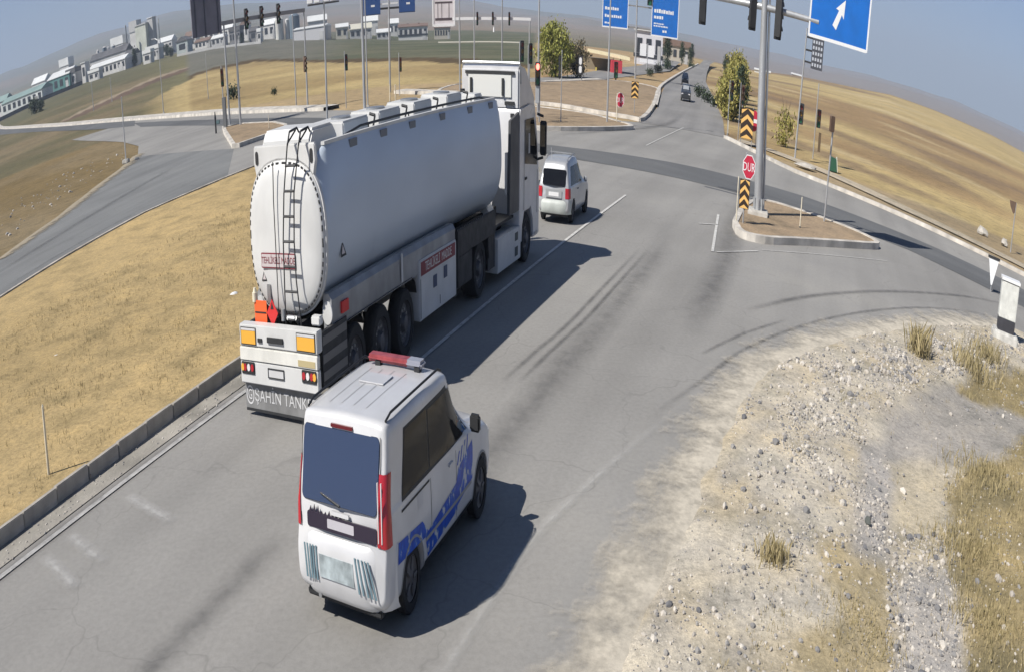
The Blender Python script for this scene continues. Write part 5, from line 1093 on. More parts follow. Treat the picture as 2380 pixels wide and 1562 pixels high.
# -- white and black marker pillar on its block, right edge
t = T2((22.55, 29.3, -.15), 'white concrete pillar with a black band on a block at the right edge', 'pillar', 'marker_pillar', -R(30))
part('base_block', MB().prism([(-.62, -.45, -.45), (.62, -.45, -.45), (.62, .45, -.45), (-.62, .45, -.45)], (0, 0, .85)), mat('block_white', (.58, .57, .54), .85, var=.3, vscale=4), t, 0, bevel=.06)
part('black_band', MB().box(-.40, .40, -.25, .25, .40, .70), mat('band_black', (.045, .045, .055), .6, var=.3), t, 0); part('white_shaft', MB().box(-.41, .41, -.26, .26, .70, 1.62), mat('pillar_white', (.66, .67, .64), .75, var=.2, vscale=4), t, 0, bevel=.02); part('cap', MB().box(-.44, .44, -.29, .29, 1.62, 1.69), SWHITE, t, 0)
t = T2((27.6, 37.7), 'white pointed give way plate on the road edge by the pillar', 'road sign', 'give_way_sign', -R(36)); part('plate', MB().prism([(-.30, 0, 1.02), (.30, 0, 1.02), (.04, 0, .22), (-.04, 0, .22)], (0, .03, 0)), SWHITE, t, 0); part('top_edge', MB().box(-.36, .36, -.02, .05, 1.02, 1.10), DKP, t, 0); pole(t, (0, .05, 0), (0, .05, 1.0), .025)
# -- green bin by the footpath, stones and litter
t = T2((31.0, 69.4), 'dark green tilted bin beside the footpath at the far right corner', 'bin', 'bin', -R(20)); part('bin_body', MB().prism([(-.36, -.3, 0), (.40, -.3, 0), (.25, -.3, .66), (-.36, -.3, .72)], (0, .6, 0)), mat('bin_green', (.02, .09, .05), .6), t, 0, bevel=.03); part('bin_lid', MB().prism([(.41, -.32, .04), (.47, -.32, .04), (.31, -.32, .76), (.25, -.32, .72)], (0, .64, 0)), mat('bin_lid', (.55, .58, .50), .6), t, 0)
def rock(loc, s, label, m=None, cat='stone', group=None):
    bm = bmesh.new(); bmesh.ops.create_icosphere(bm, subdivisions=2, radius=1)
    sd_ = random.random()*50
    for v in bm.verts:
        k = 1+.35*noise.noise(v.co*1.3+Vector((sd_, 0, 0))); v.co = Vector((v.co.x*s[0]*k, v.co.y*s[1]*k, max(-.3, v.co.z)*s[2]*k))
    me = bpy.data.meshes.new('rock'); bm.to_mesh(me); bm.free(); o = link('rock', me, m or mat('rock_pale', (.48, .45, .40), .9, var=.3, vscale=4, bump=.4, bscale=12), None, loc, random.random()*6); tag(o, label, cat, group)
    me.polygons.foreach_set('use_smooth', [True]*len(me.polygons)); me.set_sharp_from_angle(angle=R(30)); return o
rock((40.3, 57.2, .1), (.5, .4, .3), 'pale boulder pair on the right field margin, left one'); rock((41.3, 55.2, .1), (.32, .3, .24), 'smaller pale boulder on the right field margin by the thin signal')
rock((27.2, 66.8, .1), (1.1, .5, .18), 'flat pale slab lying on the right verge before the footpath'); rock((-9.75, 27.5, .12), (.18, .12, .1), 'white scrap lying on the dry verge left of the tanker', SWHITE, 'litter'); rock((-15.5, 23.9, .12), (.1, .06, .05), 'small white scrap on the dry verge at lower left', SWHITE, 'litter')
rock((6.45, 10.9, -.3), (.16, .1, .07), 'white broken block among the gravel at lower right', SWHITE); rock((6.7, 10.45, -.3), (.13, .09, .06), 'second white broken block among the gravel at lower right', SWHITE); rock((4.75, 12.25, -.02), (.11, .07, .06), 'largest dark stone on the gravel shoulder', mat('rock_dark', (.12, .13, .12), .9, var=.3))
rock((8.2, 14.9, -.05), (.10, .07, .06), 'dark stone halfway up the gravel shoulder', MATS['rock_dark'])
# -- kerb debris: fallen branch
part_o = MB().pipe([(-9.65, 17.0, .03), (-9.9, 16.3, .05), (-10.05, 15.8, .03)], .018).pipe([(-9.9, 16.3, .05), (-9.7, 16.0, .09)], .012)
br = link('branch', part_o.mesh('branch'), mat('bark_dark', (.06, .05, .04), .9)); tag(br, 'dark fallen branch in the gutter at the foot of the near kerb', 'branch')
# ------------------------------------------------------------------ far buildings
def gz(x, y): return terr(x, y)
BW = mat('wall_white', (.66, .65, .63), .8, var=.18, vscale=.12); BG = mat('wall_grey', (.52, .52, .52), .85, var=.2, vscale=.12); BT = mat('wall_teal', (.11, .26, .25), .8, var=.2, vscale=.15); BC = mat('wall_concrete', (.58, .58, .54), .9, var=.25, vscale=.2)
RW = mat('roof_white', (.78, .79, .78), .5, var=.12, vscale=.1); RG = mat('roof_green', (.26, .36, .34), .6, var=.15, vscale=.1); RD = mat('roof_dark', (.12, .12, .13), .8, var=.3, vscale=.1); RB_ = mat('roof_brown', (.22, .15, .12), .8, var=.2, vscale=.1); WIN = mat('window_dark', (.04, .045, .055), .3)
def building(az, r, w, d, h, label, wall=None, roof=None, kind='gable', rz=None, nwin=0, rh=None, dz=0., door=True, cat='building', group='factory buildings below the left hills', name='warehouse'):
    if r > 500 and az < 0: h *= 1.3
    if rz is None and az < -13: rz = -.12; w *= 1.12
    x, y = pol(az, r); z = gz(x, y)+dz; t = thing(name, label, cat, (x, y, z), -R(az) if rz is None else rz, group)
    part('wall', MB().box(-w/2, w/2, 0, d, -2, h), wall or BW, t, 0); rh = rh if rh is not None else h*.35
    ov = .4
    if kind == 'gable': rf = MB().prism([(-w/2-ov, -ov, h+.02), (-w/2-ov, d/2, h+rh), (-w/2-ov, d+ov, h+.02), (-w/2-ov, d+ov, h-.25), (-w/2-ov, -ov, h-.25)], (w+2*ov, 0, 0))
    elif kind == 'gablex': rf = MB().prism([(-w/2-ov, -ov, h-.2), (-w/2-ov, -ov, h+.02), (0, -ov, h+rh), (w/2+ov, -ov, h+.02), (w/2+ov, -ov, h-.2)], (0, d+2*ov, 0))
    else: rf = MB().box(-w/2-ov, w/2+ov, -ov, d+ov, h, h+max(.3, rh))
    part('roof', rf, roof or RW, t, 0)
    for k in range(nwin):
        xc = -w/2+w*(k+.5)/nwin; ww = w/nwin*.55; f = part('window', MB().box(xc-ww/2, xc+ww/2, -.12, .02, h*.35, h*.78), WIN, t, 0)
    if door: part('door', MB().box(w*.32, w*.32+min(4, w*.12), -.15, .02, -.2, h*.6), BG, t, 0)
    return t
# left: long sheds
building(-33.6, 640, 38, 14, 4.2, 'long pale green roofed shed at the left edge of the picture', mat('wall_pale', (.66, .69, .68), .8, var=.2, vscale=.1), RG, 'gable', nwin=8)
building(-30.9, 650, 20, 18, 5.2, 'teal walled factory hall with a white roof on the left', BT, RW, 'gable', nwin=4)
building(-30.0, 645, 8, 10, 4.6, 'dark grey block joined to the teal hall', BG, RD, 'flat', nwin=2)
building(-29.08, 640, 3.4, 6, 6.4, 'narrow white tower house between the teal hall and the long white shed', BW, RW, 'flat', rh=.3, nwin=1)
building(-27.45, 640, 31, 12, 3.6, 'long white shed with a bright roof below the silos on the left', BW, RW, 'gable', nwin=9)
building(-27.3, 700, 34, 10, 6.0, 'dark roofed hall behind the long white shed', BG, RD, 'gable', door=False)
for k, (az, h, w, lab) in enumerate(((-27.97, 11.5, 2.4, 'slim white silo leftmost of the row above the long shed'), (-27.5, 12, 4.0, 'dark blue silo block second in the row above the long shed'), (-27.2, 11.5, 2.2, 'slim pale silo third in the row above the long shed'), (-26.85, 11.5, 2.6, 'dark silo fourth in the row above the long shed'))):
    x, y = pol(az, 720); t = thing('silo', lab, 'silo', (x, y, gz(x, y)), 0, 'silos above the long shed'); part('silo_body', MB().cyl((0, 0, -2), (0, 0, h), w/2, w/2, 16), BW if k % 2 == 0 else mat('silo_slate', (.13, .17, .21), .7), t); part('silo_cap', MB().cyl((0, 0, h), (0, 0, h+.8), w/2, .2, 16), BG, t)
def chimney(az, r, h, w, lab, m=None):
    x, y = pol(az, r); t = thing('chimney', lab, 'chimney', (x, y, gz(x, y)), 0, 'factory chimneys'); part('stack', MB().cyl((0, 0, -2), (0, 0, h), w/2, w*.38, 14), m or BC, t); part('stack_rim', MB().cyl((0, 0, h), (0, 0, h+.5), w*.45, w*.45, 14), BG, t)
chimney(-25.9, 700, 18.5, 1.4, 'dark slim chimney left of the grey factory tower', mat('stack_dark', (.17, .19, .22), .8)); chimney(-23.6, 700, 17, 1.0, 'thin white chimney right of the grey factory tower', BW)
building(-24.9, 700, 9.5, 9, 13, 'pale grey factory tower with a greenish front on the left', mat('wall_greenish', (.60, .62, .54), .85, var=.2, vscale=.2), BG, 'flat', rh=.5, nwin=0, door=False, name='factory_tower', cat='tower'); building(-24.2, 700, 4.5, 6, 14.5, 'grey slab tower joined to the pale factory tower', BG, SWHITE, 'flat', rh=.3, door=False, name='factory_tower', cat='tower')
building(-25.8, 650, 9, 8, 4.2, 'white house below the dark chimney', BW, RD, 'gable', nwin=3); building(-24.2, 640, 10, 8, 3.6, 'low white office with a dark window band below the factory tower', BW, RW, 'flat', nwin=5)
# poplar-like dark spire and mid houses
building(-22.1, 640, 9, 8, 4.2, 'pale gabled barn left of the sign board back', mat('wall_bluegrey', (.45, .50, .50), .85, var=.15), RD, 'gablex', nwin=1, rh=1.8); building(-20.7, 660, 12, 8, 2.6, 'low pale house row under the hills', BW, RB_, 'gable', nwin=4)
building(-19.6, 650, 10, 7, 2.8, 'low shed with a bright roof edge left of the gantry', BG, RW, 'gable', nwin=3); building(-18.4, 640, 8, 8, 4.2, 'dark grey workshop behind the left gantry post', mat('wall_dark', (.20, .20, .21), .85), RD, 'flat', nwin=4); building(-17.1, 640, 6, 7, 3.6, 'dark open shed right of the workshop behind the gantry', mat('wall_dark', (.2, .2, .2), .8), RD, 'gable', nwin=1); building(-16.7, 630, 2.6, 4, 3.2, 'small white hut right of the dark open shed', BW, RW, 'flat', nwin=1)
for az, rr_, h, lab, m in ((-15.25, 3.2, 8.6, 'fat concrete silo under the left gantry arm', BC), (-14.7, 1.6, 8.2, 'thin white silo beside the fat concrete one', BW), (-14.2, 4.2, 9.6, 'dark blue rounded silo right of the concrete ones', mat('silo_slate', (.13, .17, .21), .7))):
    x, y = pol(az, 650); t = thing('silo', lab, 'silo', (x, y, gz(x, y)), 0, 'large silos under the gantry arm'); part('silo_body', MB().cyl((0, 0, -2), (0, 0, h), rr_, rr_, 22), m, t); part('silo_cap', MB().cyl((0, 0, h), (0, 0, h+rr_*.35), rr_, rr_*.4, 22), m, t); part('silo_ladder', MB().box(-.2, .2, -rr_-.2, -rr_+.05, 0, h), BG, t, 0)
building(-13.2, 600, 22, 14, 3.9, 'long light grey shed with a white roof band right of the silos', mat('wall_lightgrey', (.54, .54, .56), .8, var=.12), RW, 'gable', nwin=0, rh=.6); building(-10.9, 600, 9, 9, 3.8, 'cream fronted hall right of the grey shed', mat('wall_cream', (.55, .52, .44), .8), RW, 'gable', nwin=2, rh=1.4); building(-9.6, 600, 16, 12, 3.2, 'open hall with a wide cream roof behind the thick lamp', BG, mat('roof_cream', (.62, .60, .50), .6), 'gable', nwin=4, rh=2.0); building(-8.0, 590, 10, 8, 2.2, 'low white roofed shed left of the two blue signs pole', BG, RW, 'gable', nwin=3, rh=1.3)
building(-5.95, 560, 20, 10, 3.9, 'long pale house with a brown roof and chimneys in the middle distance', BW, RB_, 'gable', nwin=6, rh=1.0); t_ = [o for o in bpy.data.objects if o.get('label', '').startswith('long pale house')][0]
part('window_band', MB().box(-10.1, 10.1, -.2, .03, 1.5, 2.2), WIN, t_, 0)
for x in (-3.5, 4): part('chimney_stack', MB().box(x-.6, x+.6, 4, 5.2, 4, 6.2), RB_, t_, 0)
building(-3.9, 560, 11, 6, 3.2, 'row of pale columns right of the brown roofed house', mat('wall_beige', (.45, .42, .36), .85), RB_, 'flat', nwin=6, rh=.2)
# second row of sheds and houses that fills the industrial estate
for az, r, w, d, h, lab, wl, rf, kd, nw in ((-35.2, 720, 16, 10, 5.5, 'white shed rising behind the left end of the green roofed shed', BW, RG, 'gable', 3), (-32.3, 730, 14, 10, 6.0, 'white hall behind the joint of the green shed and teal hall', BW, RW, 'gable', 3), (-30.4, 740, 9, 8, 8.0, 'white block above the dark grey block', BW, RW, 'flat', 2), (-26.6, 780, 12, 10, 9.0, 'tall white plant house behind the silo row', BW, RW, 'flat', 0), (-25.4, 770, 7, 8, 12.0, 'pale batching tower left of the factory tower', BW, BG, 'flat', 0),
    (-23.3, 760, 14, 10, 5.0, 'white hall right of the factory tower', BW, RW, 'gable', 4), (-21.5, 740, 10, 8, 5.0, 'white cottage behind the gabled barn', BW, RB_, 'gable', 2), (-20.2, 720, 9, 8, 5.2, 'white cottage with a brown roof behind the low shed', BW, RB_, 'gable', 2), (-19.0, 730, 12, 8, 5.4, 'long white workshop behind the sign board', BW, RW, 'gable', 3), (-17.7, 720, 7, 6, 6.0, 'white house seen between the gantry post and lamp', BW, RB_, 'gablex', 2), (-16.0, 700, 9, 8, 5.2, 'white hall left of the fat concrete silo', BW, RW, 'gable', 2), (-12.6, 690, 16, 9, 5.6, 'white hall behind the light grey shed', BW, RW, 'gable', 0), (-8.9, 680, 12, 8, 5.0, 'white roofed hall behind the open hall', BW, RW, 'gable', 0), (-7.3, 660, 8, 7, 4.4, 'white house left of the long brown roofed house', BW, RW, 'gable', 2), (-24.6, 610, 6, 5, 3.2, 'small white gatehouse before the factory tower', BW, RW, 'flat', 1), (-28.4, 615, 9, 5, 2.6, 'low white store before the long white shed', BW, RW, 'flat', 2)):
    building(az, r, w, d, h, lab, wl, rf, kd, nwin=nw)
# pale boundary walls
for a0, a1, r0, r1, hh_, lab in ((-22.5, -16.6, 610, 590, .9, 'white boundary wall below the left houses'), (-4.2, 1.5, 430, 400, .35, 'low pale boundary wall across the middle distance'), (-36, -29.3, 610, 620, 1.6, 'dark boundary wall in front of the sheds at far left')):
    p = Vector((*pol(a0, r0), 0)); q = Vector((*pol(a1, r1), 0)); rows = []
    for k in range(25):
        c = p.lerp(q, k/24); z = gz(c.x, c.y); rows.append([(c.x, c.y, z-.5), (c.x, c.y, z+hh_), (c.x+.4, c.y+.8, z+hh_), (c.x+.4, c.y+.8, z-.5)])
    o = link('boundary_wall', MB().grid(rows).mesh('boundary_wall', 0), (BW if hh_ > .5 else mat('wall_dull', (.42, .40, .34), .9)) if hh_ < 1.2 else RD); tag(o, lab, 'wall', 'boundary walls')
# petrol station right of the willow
x, y = pol(7.55, 168); zb = gz(x, y)-.9; t = thing('petrol_station', 'petrol station with a cream canopy edge and red column right of the willow', 'petrol station', (x, y, zb), -R(2)); t.scale = (.62, .6, .85)
part('canopy', MB().prism([(-5.5, 0, 3.35), (7.6, -5, 2.85), (7.6, 6, 2.85), (-5.5, 8, 3.35)], (0, 0, .42)), mat('canopy_cream', (.72, .64, .42), .6, var=.1), t, 0); part('shop', MB().box(-6, 3.6, 6, 12, -.5, 2.6), mat('wall_olive', (.28, .24, .17), .85), t, 0); part('red_kiosk', MB().box(1.6, 5.2, -4.2, -1, -.2, 2.7), mat('kiosk_red', (.55, .05, .07), .6), t, 0)
part('column', MB().box(4.9, 5.2, 0, .3, -.2, 2.9), BW, t, 0); part('column', MB().box(2.6, 2.8, .6, .8, -.2, 2.9), BW, t, 0); part('pump', MB().box(-3.2, -2.8, 0, .6, -.2, 1.5), mat('pump_yellow', (.6, .5, .1), .6), t, 0); part('pump', MB().box(5.8, 6.6, -1, 0, -.2, 1.3), BW, t, 0)
t = building(10.55, 235, 8, 10, 5.2, 'white two storey building behind the right blue text sign', mat('wall_cold', (.66, .66, .70), .8, var=.1, vscale=.3), RW, 'flat', nwin=3, rh=.3, group='roadside buildings right of the willow', name='office_building'); part('window_band', MB().box(-4.3, 4.3, -.1, .03, 1.1, 1.7), WIN, t, 0)
x, y = pol(10.4, 190); t = thing('billboard', 'double white billboard on a post before the white building', 'billboard', (x, y, gz(x, y)), -R(10)); pole(t, (.3, 0, 0), (.3, 0, 3.5), .14); part('panel', MB().box(-1.5, .0, -.1, .1, 1.9, 3.4), SWHITE, t, 0); part('panel', MB().box(.2, 1.8, -.1, .1, 1.85, 3.3), SWHITE, t, 0); part('lower_panel', MB().box(-1.5, 1.8, -.12, .08, 1.1, 1.55), SWHITE, t, 0)
building(12.4, 330, 12, 8, 3.6, 'low beige building between the poplars far along the road', mat('wall_beige', (.45, .42, .36), .85), RB_, 'flat', nwin=5, group='roadside buildings right of the willow')
building(18.6, 520, 10, 6, 1.0, 'tiny white farm shed on the horizon right of the hedge', BW, RW, 'gable', nwin=0, group='farm sheds on the horizon'); building(21.0, 640, 8, 6, 1.2, 'tiny pale shed on the horizon right of the thick mast', BW, RW, 'gable', nwin=0, group='farm sheds on the horizon')

# ------------------------------------------------------------------ trees and bushes
def leaf_mat(name, c1, c2):
    m = bpy.data.materials.new(name); m.use_nodes = True; n = m.node_tree; b = n.nodes['Principled BSDF']; oi = n.nodes.new('ShaderNodeNewGeometry')
    c = ramp(n, oi.outputs['Random Per Island'], [(0, c1), (1, c2)]); n.links.new(c, b.inputs['Base Color']); b.inputs['Roughness'].default_value = .7; b.inputs['Specular IOR Level'].default_value = .25
    b.inputs['Transmission Weight'].default_value = 0; return m
LF_W = leaf_mat('leaf_willow', (.20, .22, .045), (.37, .36, .10)); LF_B = leaf_mat('leaf_brownish', (.09, .085, .045), (.17, .14, .08)); LF_P = leaf_mat('leaf_poplar', (.05, .07, .025), (.11, .13, .05)); LF_Y = leaf_mat('leaf_yellowing', (.20, .20, .045), (.38, .33, .11)); LF_D = leaf_mat('leaf_dark', (.03, .05, .03), (.07, .09, .05)); BARK = mat('bark', (.13, .10, .075), .9, var=.3, vscale=5)
rng = random.Random(3)
def crown(shape, n, leaf, droop=.0, clumps=40):
    """leaf cards in clumps through the volume; shape(u) gives a random point inside the crown"""
    vs = []; fs = []
    cl = [shape() for _ in range(clumps)]
    for k in range(n):
        c = cl[k % clumps]; s = leaf*rng.uniform(.6, 1.5); p = Vector(c)+Vector((rng.gauss(0, 1), rng.gauss(0, 1), rng.gauss(0, .8)-droop*abs(rng.gauss(0, 1))))*leaf*2.4
        if p.z < .05: p.z = .05+rng.random()*.3
        a = Vector((rng.uniform(-1, 1), rng.uniform(-1, 1), rng.uniform(-1, 1)-droop)).normalized()*s; b = a.orthogonal().normalized()*s*.55; b.rotate(Matrix.Rotation(rng.random()*6.3, 3, a.normalized()))
        o = len(vs); vs += [p-a, p+b, p+a, p-b]; fs.append((o, o+1, o+2, o+3))
    me = bpy.data.meshes.new('crown'); me.from_pydata(vs, [], fs); return me
def ellip(rx, ry, z0, z1, hollow=.55):
    def f():
        while 1:
            v = Vector((rng.uniform(-1, 1), rng.uniform(-1, 1), rng.uniform(-1, 1)))
            if hollow < v.length < 1: break
        zc = (z0+z1)/2; return (v.x*rx, v.y*ry, zc+v.z*(z1-z0)/2)
    return f
def tree(loc, name, label, crown_me, leafm, trunk_h, trunk_r, limbs=5, spread=1., group=None, cat='tree', sc=1., rz=0.):
    z = gz(loc[0], loc[1]); t = thing(name, label, cat, (loc[0], loc[1], z if hypot(*loc[:2]) > 150 else 0.), rz, group); t.scale = (sc, sc, sc)
    mb = MB(); mb.cyl((0, 0, -.2), (.05, 0, trunk_h*.6), trunk_r, trunk_r*.7, 8)
    for k in range(limbs): a = 2*pi*k/limbs+rng.random(); mb.cyl((.05, 0, trunk_h*rng.uniform(.35, .6)), (cos(a)*spread, sin(a)*spread, trunk_h*rng.uniform(.85, 1.15)), trunk_r*.5, trunk_r*.15, 6)
    part('trunk', mb, BARK, t); link('crown', crown_me, leafm, t); return t
def crown_multi(parts):
    bm = bmesh.new()
    for me in parts: bm.from_mesh(me)
    me = bpy.data.meshes.new('crown'); bm.to_mesh(me); bm.free(); return me
wil = crown_multi([crown(ellip(3.2, 2.2, .5, 4.7, .35), 5200, .15, .7, 110), crown(ellip(2.4, 1.8, 1.5, 5.2, .2), 1500, .15, .4, 50)])
tree((9.6, 136), 'willow_tree', 'round yellow green willow right of the lorry cab', wil, LF_W, 4., .16, 7, 1.8)
brn = crown(ellip(2.0, 1.6, .2, 3.4, .3), 2600, .13, .3, 60)
tree((13.6, 139), 'bush', 'brownish bush leaning on the right side of the willow', brn, LF_B, 2.6, .08, 6, 1.2, cat='bush')
pop = crown(ellip(.75, .75, .4, 4.6, .25), 1500, .13, -.3, 45); yel = crown(ellip(1.1, 1.6, .05, 3.1, .05), 3600, .14, -.2, 70); shr = crown(ellip(.8, .8, .05, 1.0, .2), 500, .10, 0, 22)
for k, (x, y, s, lab) in enumerate(((28.7, 97.5, .98, 'nearest yellow green roadside tree left of the thick mast'), (30.6, 103.5, .95, 'second yellow green roadside tree in the row along the far road'), (33.0, 110.5, 1.0, 'third yellow green roadside tree in the row along the far road'), (35.0, 116, 1.0, 'fourth yellow green roadside tree in the row along the far road'), (37.4, 123, 1.05, 'fifth yellow green roadside tree in the row along the far road'), (40.0, 131.5, 1.1, 'sixth yellow green roadside tree in the row along the far road'), (43.5, 143, 1.15, 'seventh yellow green roadside tree in the row along the far road'), (48.5, 160, 1.25, 'eighth yellow green roadside tree in the row along the far road'), (55.5, 184, 1.35, 'farthest yellow green roadside tree in the row along the far road'))):
    tree((x, y), 'roadside_tree', lab, yel, LF_Y, 2.8, .07, 5, .7, 'yellowing trees along the far road', sc=s, rz=k*1.3)
tree((29.9, 96.5), 'poplar_tree', 'slim dark poplar at the right end of the yellowing tree row', pop, LF_D, 4.2, .07, 4, .3, 'poplars', sc=.80)
for k, (x, y, s, lab) in enumerate(((47.6, 226, 1.15, 'tall dark poplar right of the white two storey building'), (64.5, 281, .95, 'dark poplar farther along the far road'), (74, 309, .8, 'small poplar next to the distant one along the road'), (80.5, 333, 1.0, 'farthest dark poplar at the end of the road'), (46.3, 232, .9, 'lower poplar beside the tall one behind the blue sign'), (66.5, 232, .8, 'dark poplar at the top of the hedge right of the far road'), (76, 262, .7, 'farthest dark poplar right of the far road'))):
    tree((x, y), 'poplar_tree', lab, pop, LF_P, 4.2, .08, 4, .3, 'poplars', sc=s, rz=k*.9)
for k, (x, y, s, lab) in enumerate(((32.4, 127, 1.0, 'round bush at the right edge of the far road, uppermost of three'), (31.4, 118.6, .9, 'middle bush of three at the right edge of the far road'), (31.0, 113, .8, 'lowest bush of three at the right edge of the far road'), (31.8, 168.5, .9, 'small bush on the verge left of the far road'), (37.5, 188, 1.1, 'dark bush on the verge left of the far road'), (44.8, 211.6, 1.4, 'wide dark bush farther up the left verge of the far road'), (61.9, 255.5, 1.2, 'farthest bush beside the far road'), (-46.7, 138, 1.3, 'brown round bush behind the posts of the small left island'), (-36.8, 129.6, .6, 'tiny dark bush in the yellow field'), (24, 372, 1.5, 'lone dark bush on the pale field above the cab'))):
    tree((x, y), 'bush', lab, shr, LF_D if k not in (7,) else LF_B, .8, .04, 5, .3, 'small bushes', 'bush', s, k)
gap = crown(ellip(1.0, .9, .05, 1.9, .35), 700, .11, 0, 30)
tree((30.0, 80.5), 'bush', 'yellowing bush with bare twigs right of the thick mast', gap, LF_Y, 2.6, .04, 8, .5, None, 'bush')
tre = crown(ellip(2.4, 2.0, .6, 5.0, .3), 1300, .32, 0, 40)
for k, (az, r, s, lab) in enumerate(((-33.6, 690, 1.1, 'dark tree behind the pale green shed'), (-32.9, 690, 1.2, 'second dark tree behind the pale green shed'), (-31.9, 700, 1.2, 'dark tree where the green shed meets the teal hall'), (-34.6, 690, .9, 'dark tree above the far left end of the green shed'), (-29.7, 700, 1.5, 'dark tree above the grey block on the left'), (-28.9, 700, 1.3, 'dark tree behind the narrow white tower house'), (-23.2, 690, 1.0, 'dark tree right of the thin white chimney'), (-22.9, 640, .8, 'dark tree left of the pale gabled barn'), (-32.75, 400, .85, 'dark green tree by the road at far left'), (-32.3, 395, .6, 'lower dark tree by the road at far left'), (-26.0, 645, .7, 'dark tree between the white house and the low office'), (-25.5, 640, .8, 'dark tree in front of the factory tower'), (-18.0, 640, .9, 'dark tree beside the workshop behind the gantry'))):
    tree(pol(az, r), 'tree', lab, tre, LF_D, 4., .25, 5, 1., 'dark trees around the factory', sc=s, rz=k)
cyp = crown(ellip(.9, .9, .3, 8, .2), 900, .3, -.4, 40); tree(pol(-25.45, 640), 'cypress_tree', 'slim dark conifer in front of the pale factory tower', cyp, LF_D, 7, .2, 3, .3)

# ------------------------------------------------------------------ stones, gravel and dry weeds on the near verges
STM = mat('gravel_stone', (.36, .345, .32), .9)
def gravel_mat():
    m = bpy.data.materials.new('gravel'); m.use_nodes = True; n = m.node_tree; b = n.nodes['Principled BSDF']; g = n.nodes.new('ShaderNodeNewGeometry')
    n.links.new(ramp(n, g.outputs['Random Per Island'], [(0, (.13, .13, .14)), (.25, (.28, .27, .26)), (.6, (.42, .38, .33)), (1, (.60, .56, .50))]), b.inputs['Base Color']); b.inputs['Roughness'].default_value = .9; return m
def scatter_stones():
    bm = bmesh.new(); bmesh.ops.create_icosphere(bm, subdivisions=1, radius=1); base = np.array([v.co[:] for v in bm.verts]); fc = [[v.index for v in f.verts] for f in bm.faces]; bm.free()
    V = []; F = []; g = random.Random(11); k = 0; tries = 0
    while k < 20000 and tries < 400000:
        tries += 1; y = g.uniform(6.5, 33); x = g.uniform(-1, 24); d = edge_dist(x, y)
        if d < .1 or d > 9: continue
        dens = .28+.9*smooth01((noise.noise((x*.55, y*.55, 7.)))*2.2)
        if 4.2 < d < 5.6 and 13.5 < y < 18.5: dens *= .06
        if y > 17.8 and 3.4 < d < 6.8: dens *= .10
        if y < 14 and 2.6 < d < 4.1: dens *= .25
        if y < 15 and 4.1 < d < 5.6: dens = .95
        if d > 6: dens *= .2
        if d < .9: dens *= .35
        if g.random() > dens: continue
        s = min(.085, .011*math.exp(g.gauss(0.2, .65))) * (1. if y < 20 else 1.3); z = terr(x, y)
        q = base*np.array([1+.35*g.uniform(-1, 1), 1+.35*g.uniform(-1, 1), .55+.25*g.random()])*(1+.22*(np.array([g.random() for _ in range(len(base))])[:, None]-.5))*s
        a = g.random()*6.3; q = np.stack([q[:, 0]*cos(a)-q[:, 1]*sin(a), q[:, 0]*sin(a)+q[:, 1]*cos(a), q[:, 2]], 1)+np.array([x, y, z+s*.15]); o = len(V); V += q.tolist(); F += [[i+o for i in f] for f in fc]; k += 1
    # scattered stones on the left bank and along the kerb
    for _ in range(900):
        if g.random() < .45: s_ = g.uniform(5, 30); x, y = kline(s_, g.uniform(-15.2, -14.55)); z = .012; s = g.uniform(.01, .035)
        elif g.random() < .6: s_ = g.uniform(4, 34); x, y = kline(s_, g.uniform(-17.6, -15.8)); z = .12; s = g.uniform(.015, .05)
        else: x, y = g.uniform(-50, -36), g.uniform(52, 88); z = -.02; s = g.uniform(.04, .2)*(1 if g.random() < .3 else .5)
        if x < -36 and x > -36.2-(y-52)*.16: continue
        q = base*np.array([1+.3*g.uniform(-1, 1), 1, .6])*s; o = len(V); V += (q+np.array([x, y, z])).tolist(); F += [[i+o for i in f] for f in fc]
    me = bpy.data.meshes.new('gravel'); me.from_pydata(V, [], F); o = link('gravel', me, gravel_mat()); o['kind'] = 'stuff'; o['label'] = 'loose grey and white stones scattered over the verges'; o['category'] = 'gravel'
scatter_stones()
def blade_mat(name, c1, c2):
    return leaf_mat(name, c1, c2)
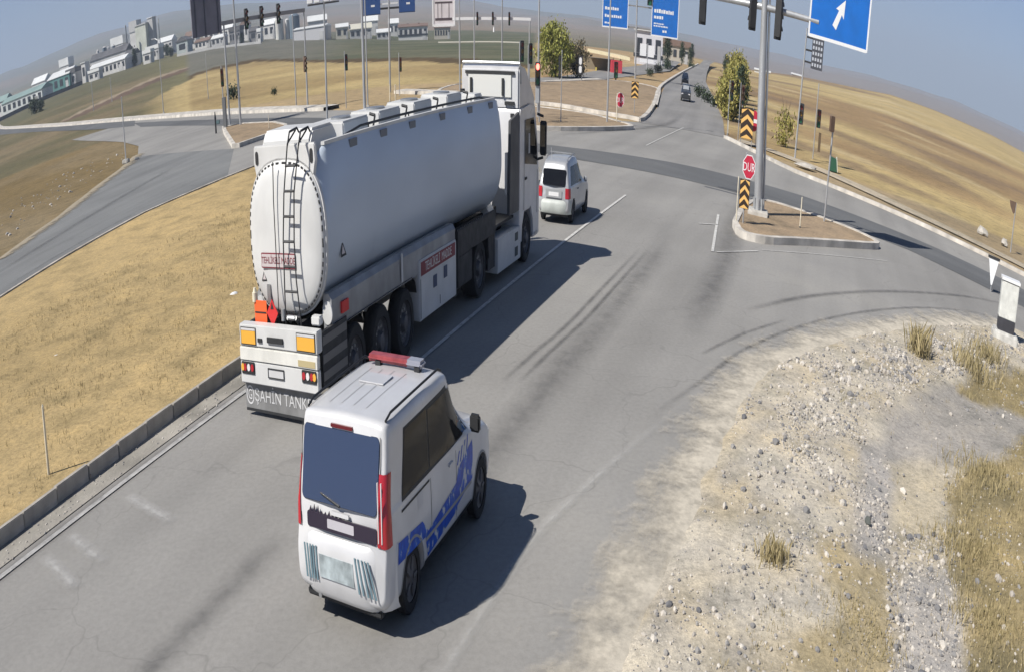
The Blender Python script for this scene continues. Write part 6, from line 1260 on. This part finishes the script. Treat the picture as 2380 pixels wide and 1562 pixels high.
def scatter_grass():
    g = random.Random(5); V = []; F = []
    def blade(x, y, z, h, w):
        a = g.random()*6.3; l = g.uniform(.1, .7)*h; b = g.random()*6.3; o = len(V)
        V.extend([(x-cos(a)*w, y-sin(a)*w, z-.01), (x+cos(a)*w, y+sin(a)*w, z-.01), (x+cos(b)*l*.4, y+sin(b)*l*.4, z+h*.6), (x+cos(b)*l, y+sin(b)*l, z+h)]); F.extend([(o, o+1, o+2), (o, o+2, o+3)])
    n = 0
    while n < 7000:                                   # right bank: tufts
        y = g.uniform(7, 33); x = g.uniform(3, 25); d = edge_dist(x, y)
        if d < .8: continue
        lim = 5.6+1.2*smooth01((y-17)/2)-3.2*smooth01((y-21.5)/2); p = .95 if d > lim else .03
        if y < 13.8 and 2.7 < d < 4.2: p = .22
        if 1.5 < d < 3 and noise.noise((x*.5, y*.5, 2)) > .25: p = .3
        if g.random() > p: continue
        z = terr(x, y); hh = g.uniform(.05, .15) if d > lim else g.uniform(.03, .09)
        for _ in range(g.randint(4, 8)): blade(x+g.gauss(0, .07), y+g.gauss(0, .07), z, hh*g.uniform(.5, 1.2), .006)
        n += 1
    for cx, cy, rr_, hh, k in ((5.35, 13.35, .28, .22, 300), (15.5, 25.3, .4, .6, 240), (17.8, 25.0, .9, .4, 420), (19.5, 26.4, .8, .4, 350), (9.6, 12.0, .9, .16, 600), (10.6, 14.4, .9, .2, 700), (6.6, 11.8, .9, .10, 600), (13.4, 17.6, 1.2, .2, 700)):
        for _ in range(k):
            x, y = cx+g.gauss(0, rr_*.5), cy+g.gauss(0, rr_*.5); blade(x, y, terr(x, y), hh*g.uniform(.4, 1.1), .007)
    n = 0
    while n < 9000:                                   # the long verge on the left
        s_ = g.uniform(-2, 46); tt = g.uniform(-30, -15.9); x, y = kline(s_, tt)
        if x < -24.9+(y-33)*.28-.3 and y > 20: continue
        if y < 8: continue
        if noise.noise((x*.35, y*.35, 6.)) < g.uniform(-.7, .4): continue
        for _ in range(g.randint(2, 4)): blade(x+g.gauss(0, .06), y+g.gauss(0, .06), .155, g.uniform(.03, .09), .007)
        n += 1
    me = bpy.data.meshes.new('dry_grass'); me.from_pydata(V, [], F); o = link('dry_grass', me, leaf_mat('dry_blades', (.22, .185, .09), (.45, .37, .21))); o['kind'] = 'stuff'; o['label'] = 'short dry yellow grass and weeds on the verges'; o['category'] = 'grass'
scatter_grass()

# ------------------------------------------------------------------ hazy air
hz = MB().box(-11000, 11000, -11000, 11000, -120, 420); ho = link('haze', hz.mesh('haze', 0), None); ho['kind'] = 'stuff'; ho['label'] = 'thin bluish haze over the plain and the hills'; ho['category'] = 'haze'
hm = bpy.data.materials.new('haze_air'); hm.use_nodes = True; n = hm.node_tree; n.nodes.remove(n.nodes['Principled BSDF']); pv = n.nodes.new('ShaderNodeVolumePrincipled')
pv.inputs['Color'].default_value = (.70, .82, 1.0, 1); pv.inputs['Density'].default_value = 2.5e-4; pv.inputs['Anisotropy'].default_value = .0
n.links.new(pv.outputs[0], n.nodes['Material Output'].inputs['Volume']); ho.data.materials.clear(); ho.data.materials.append(hm)
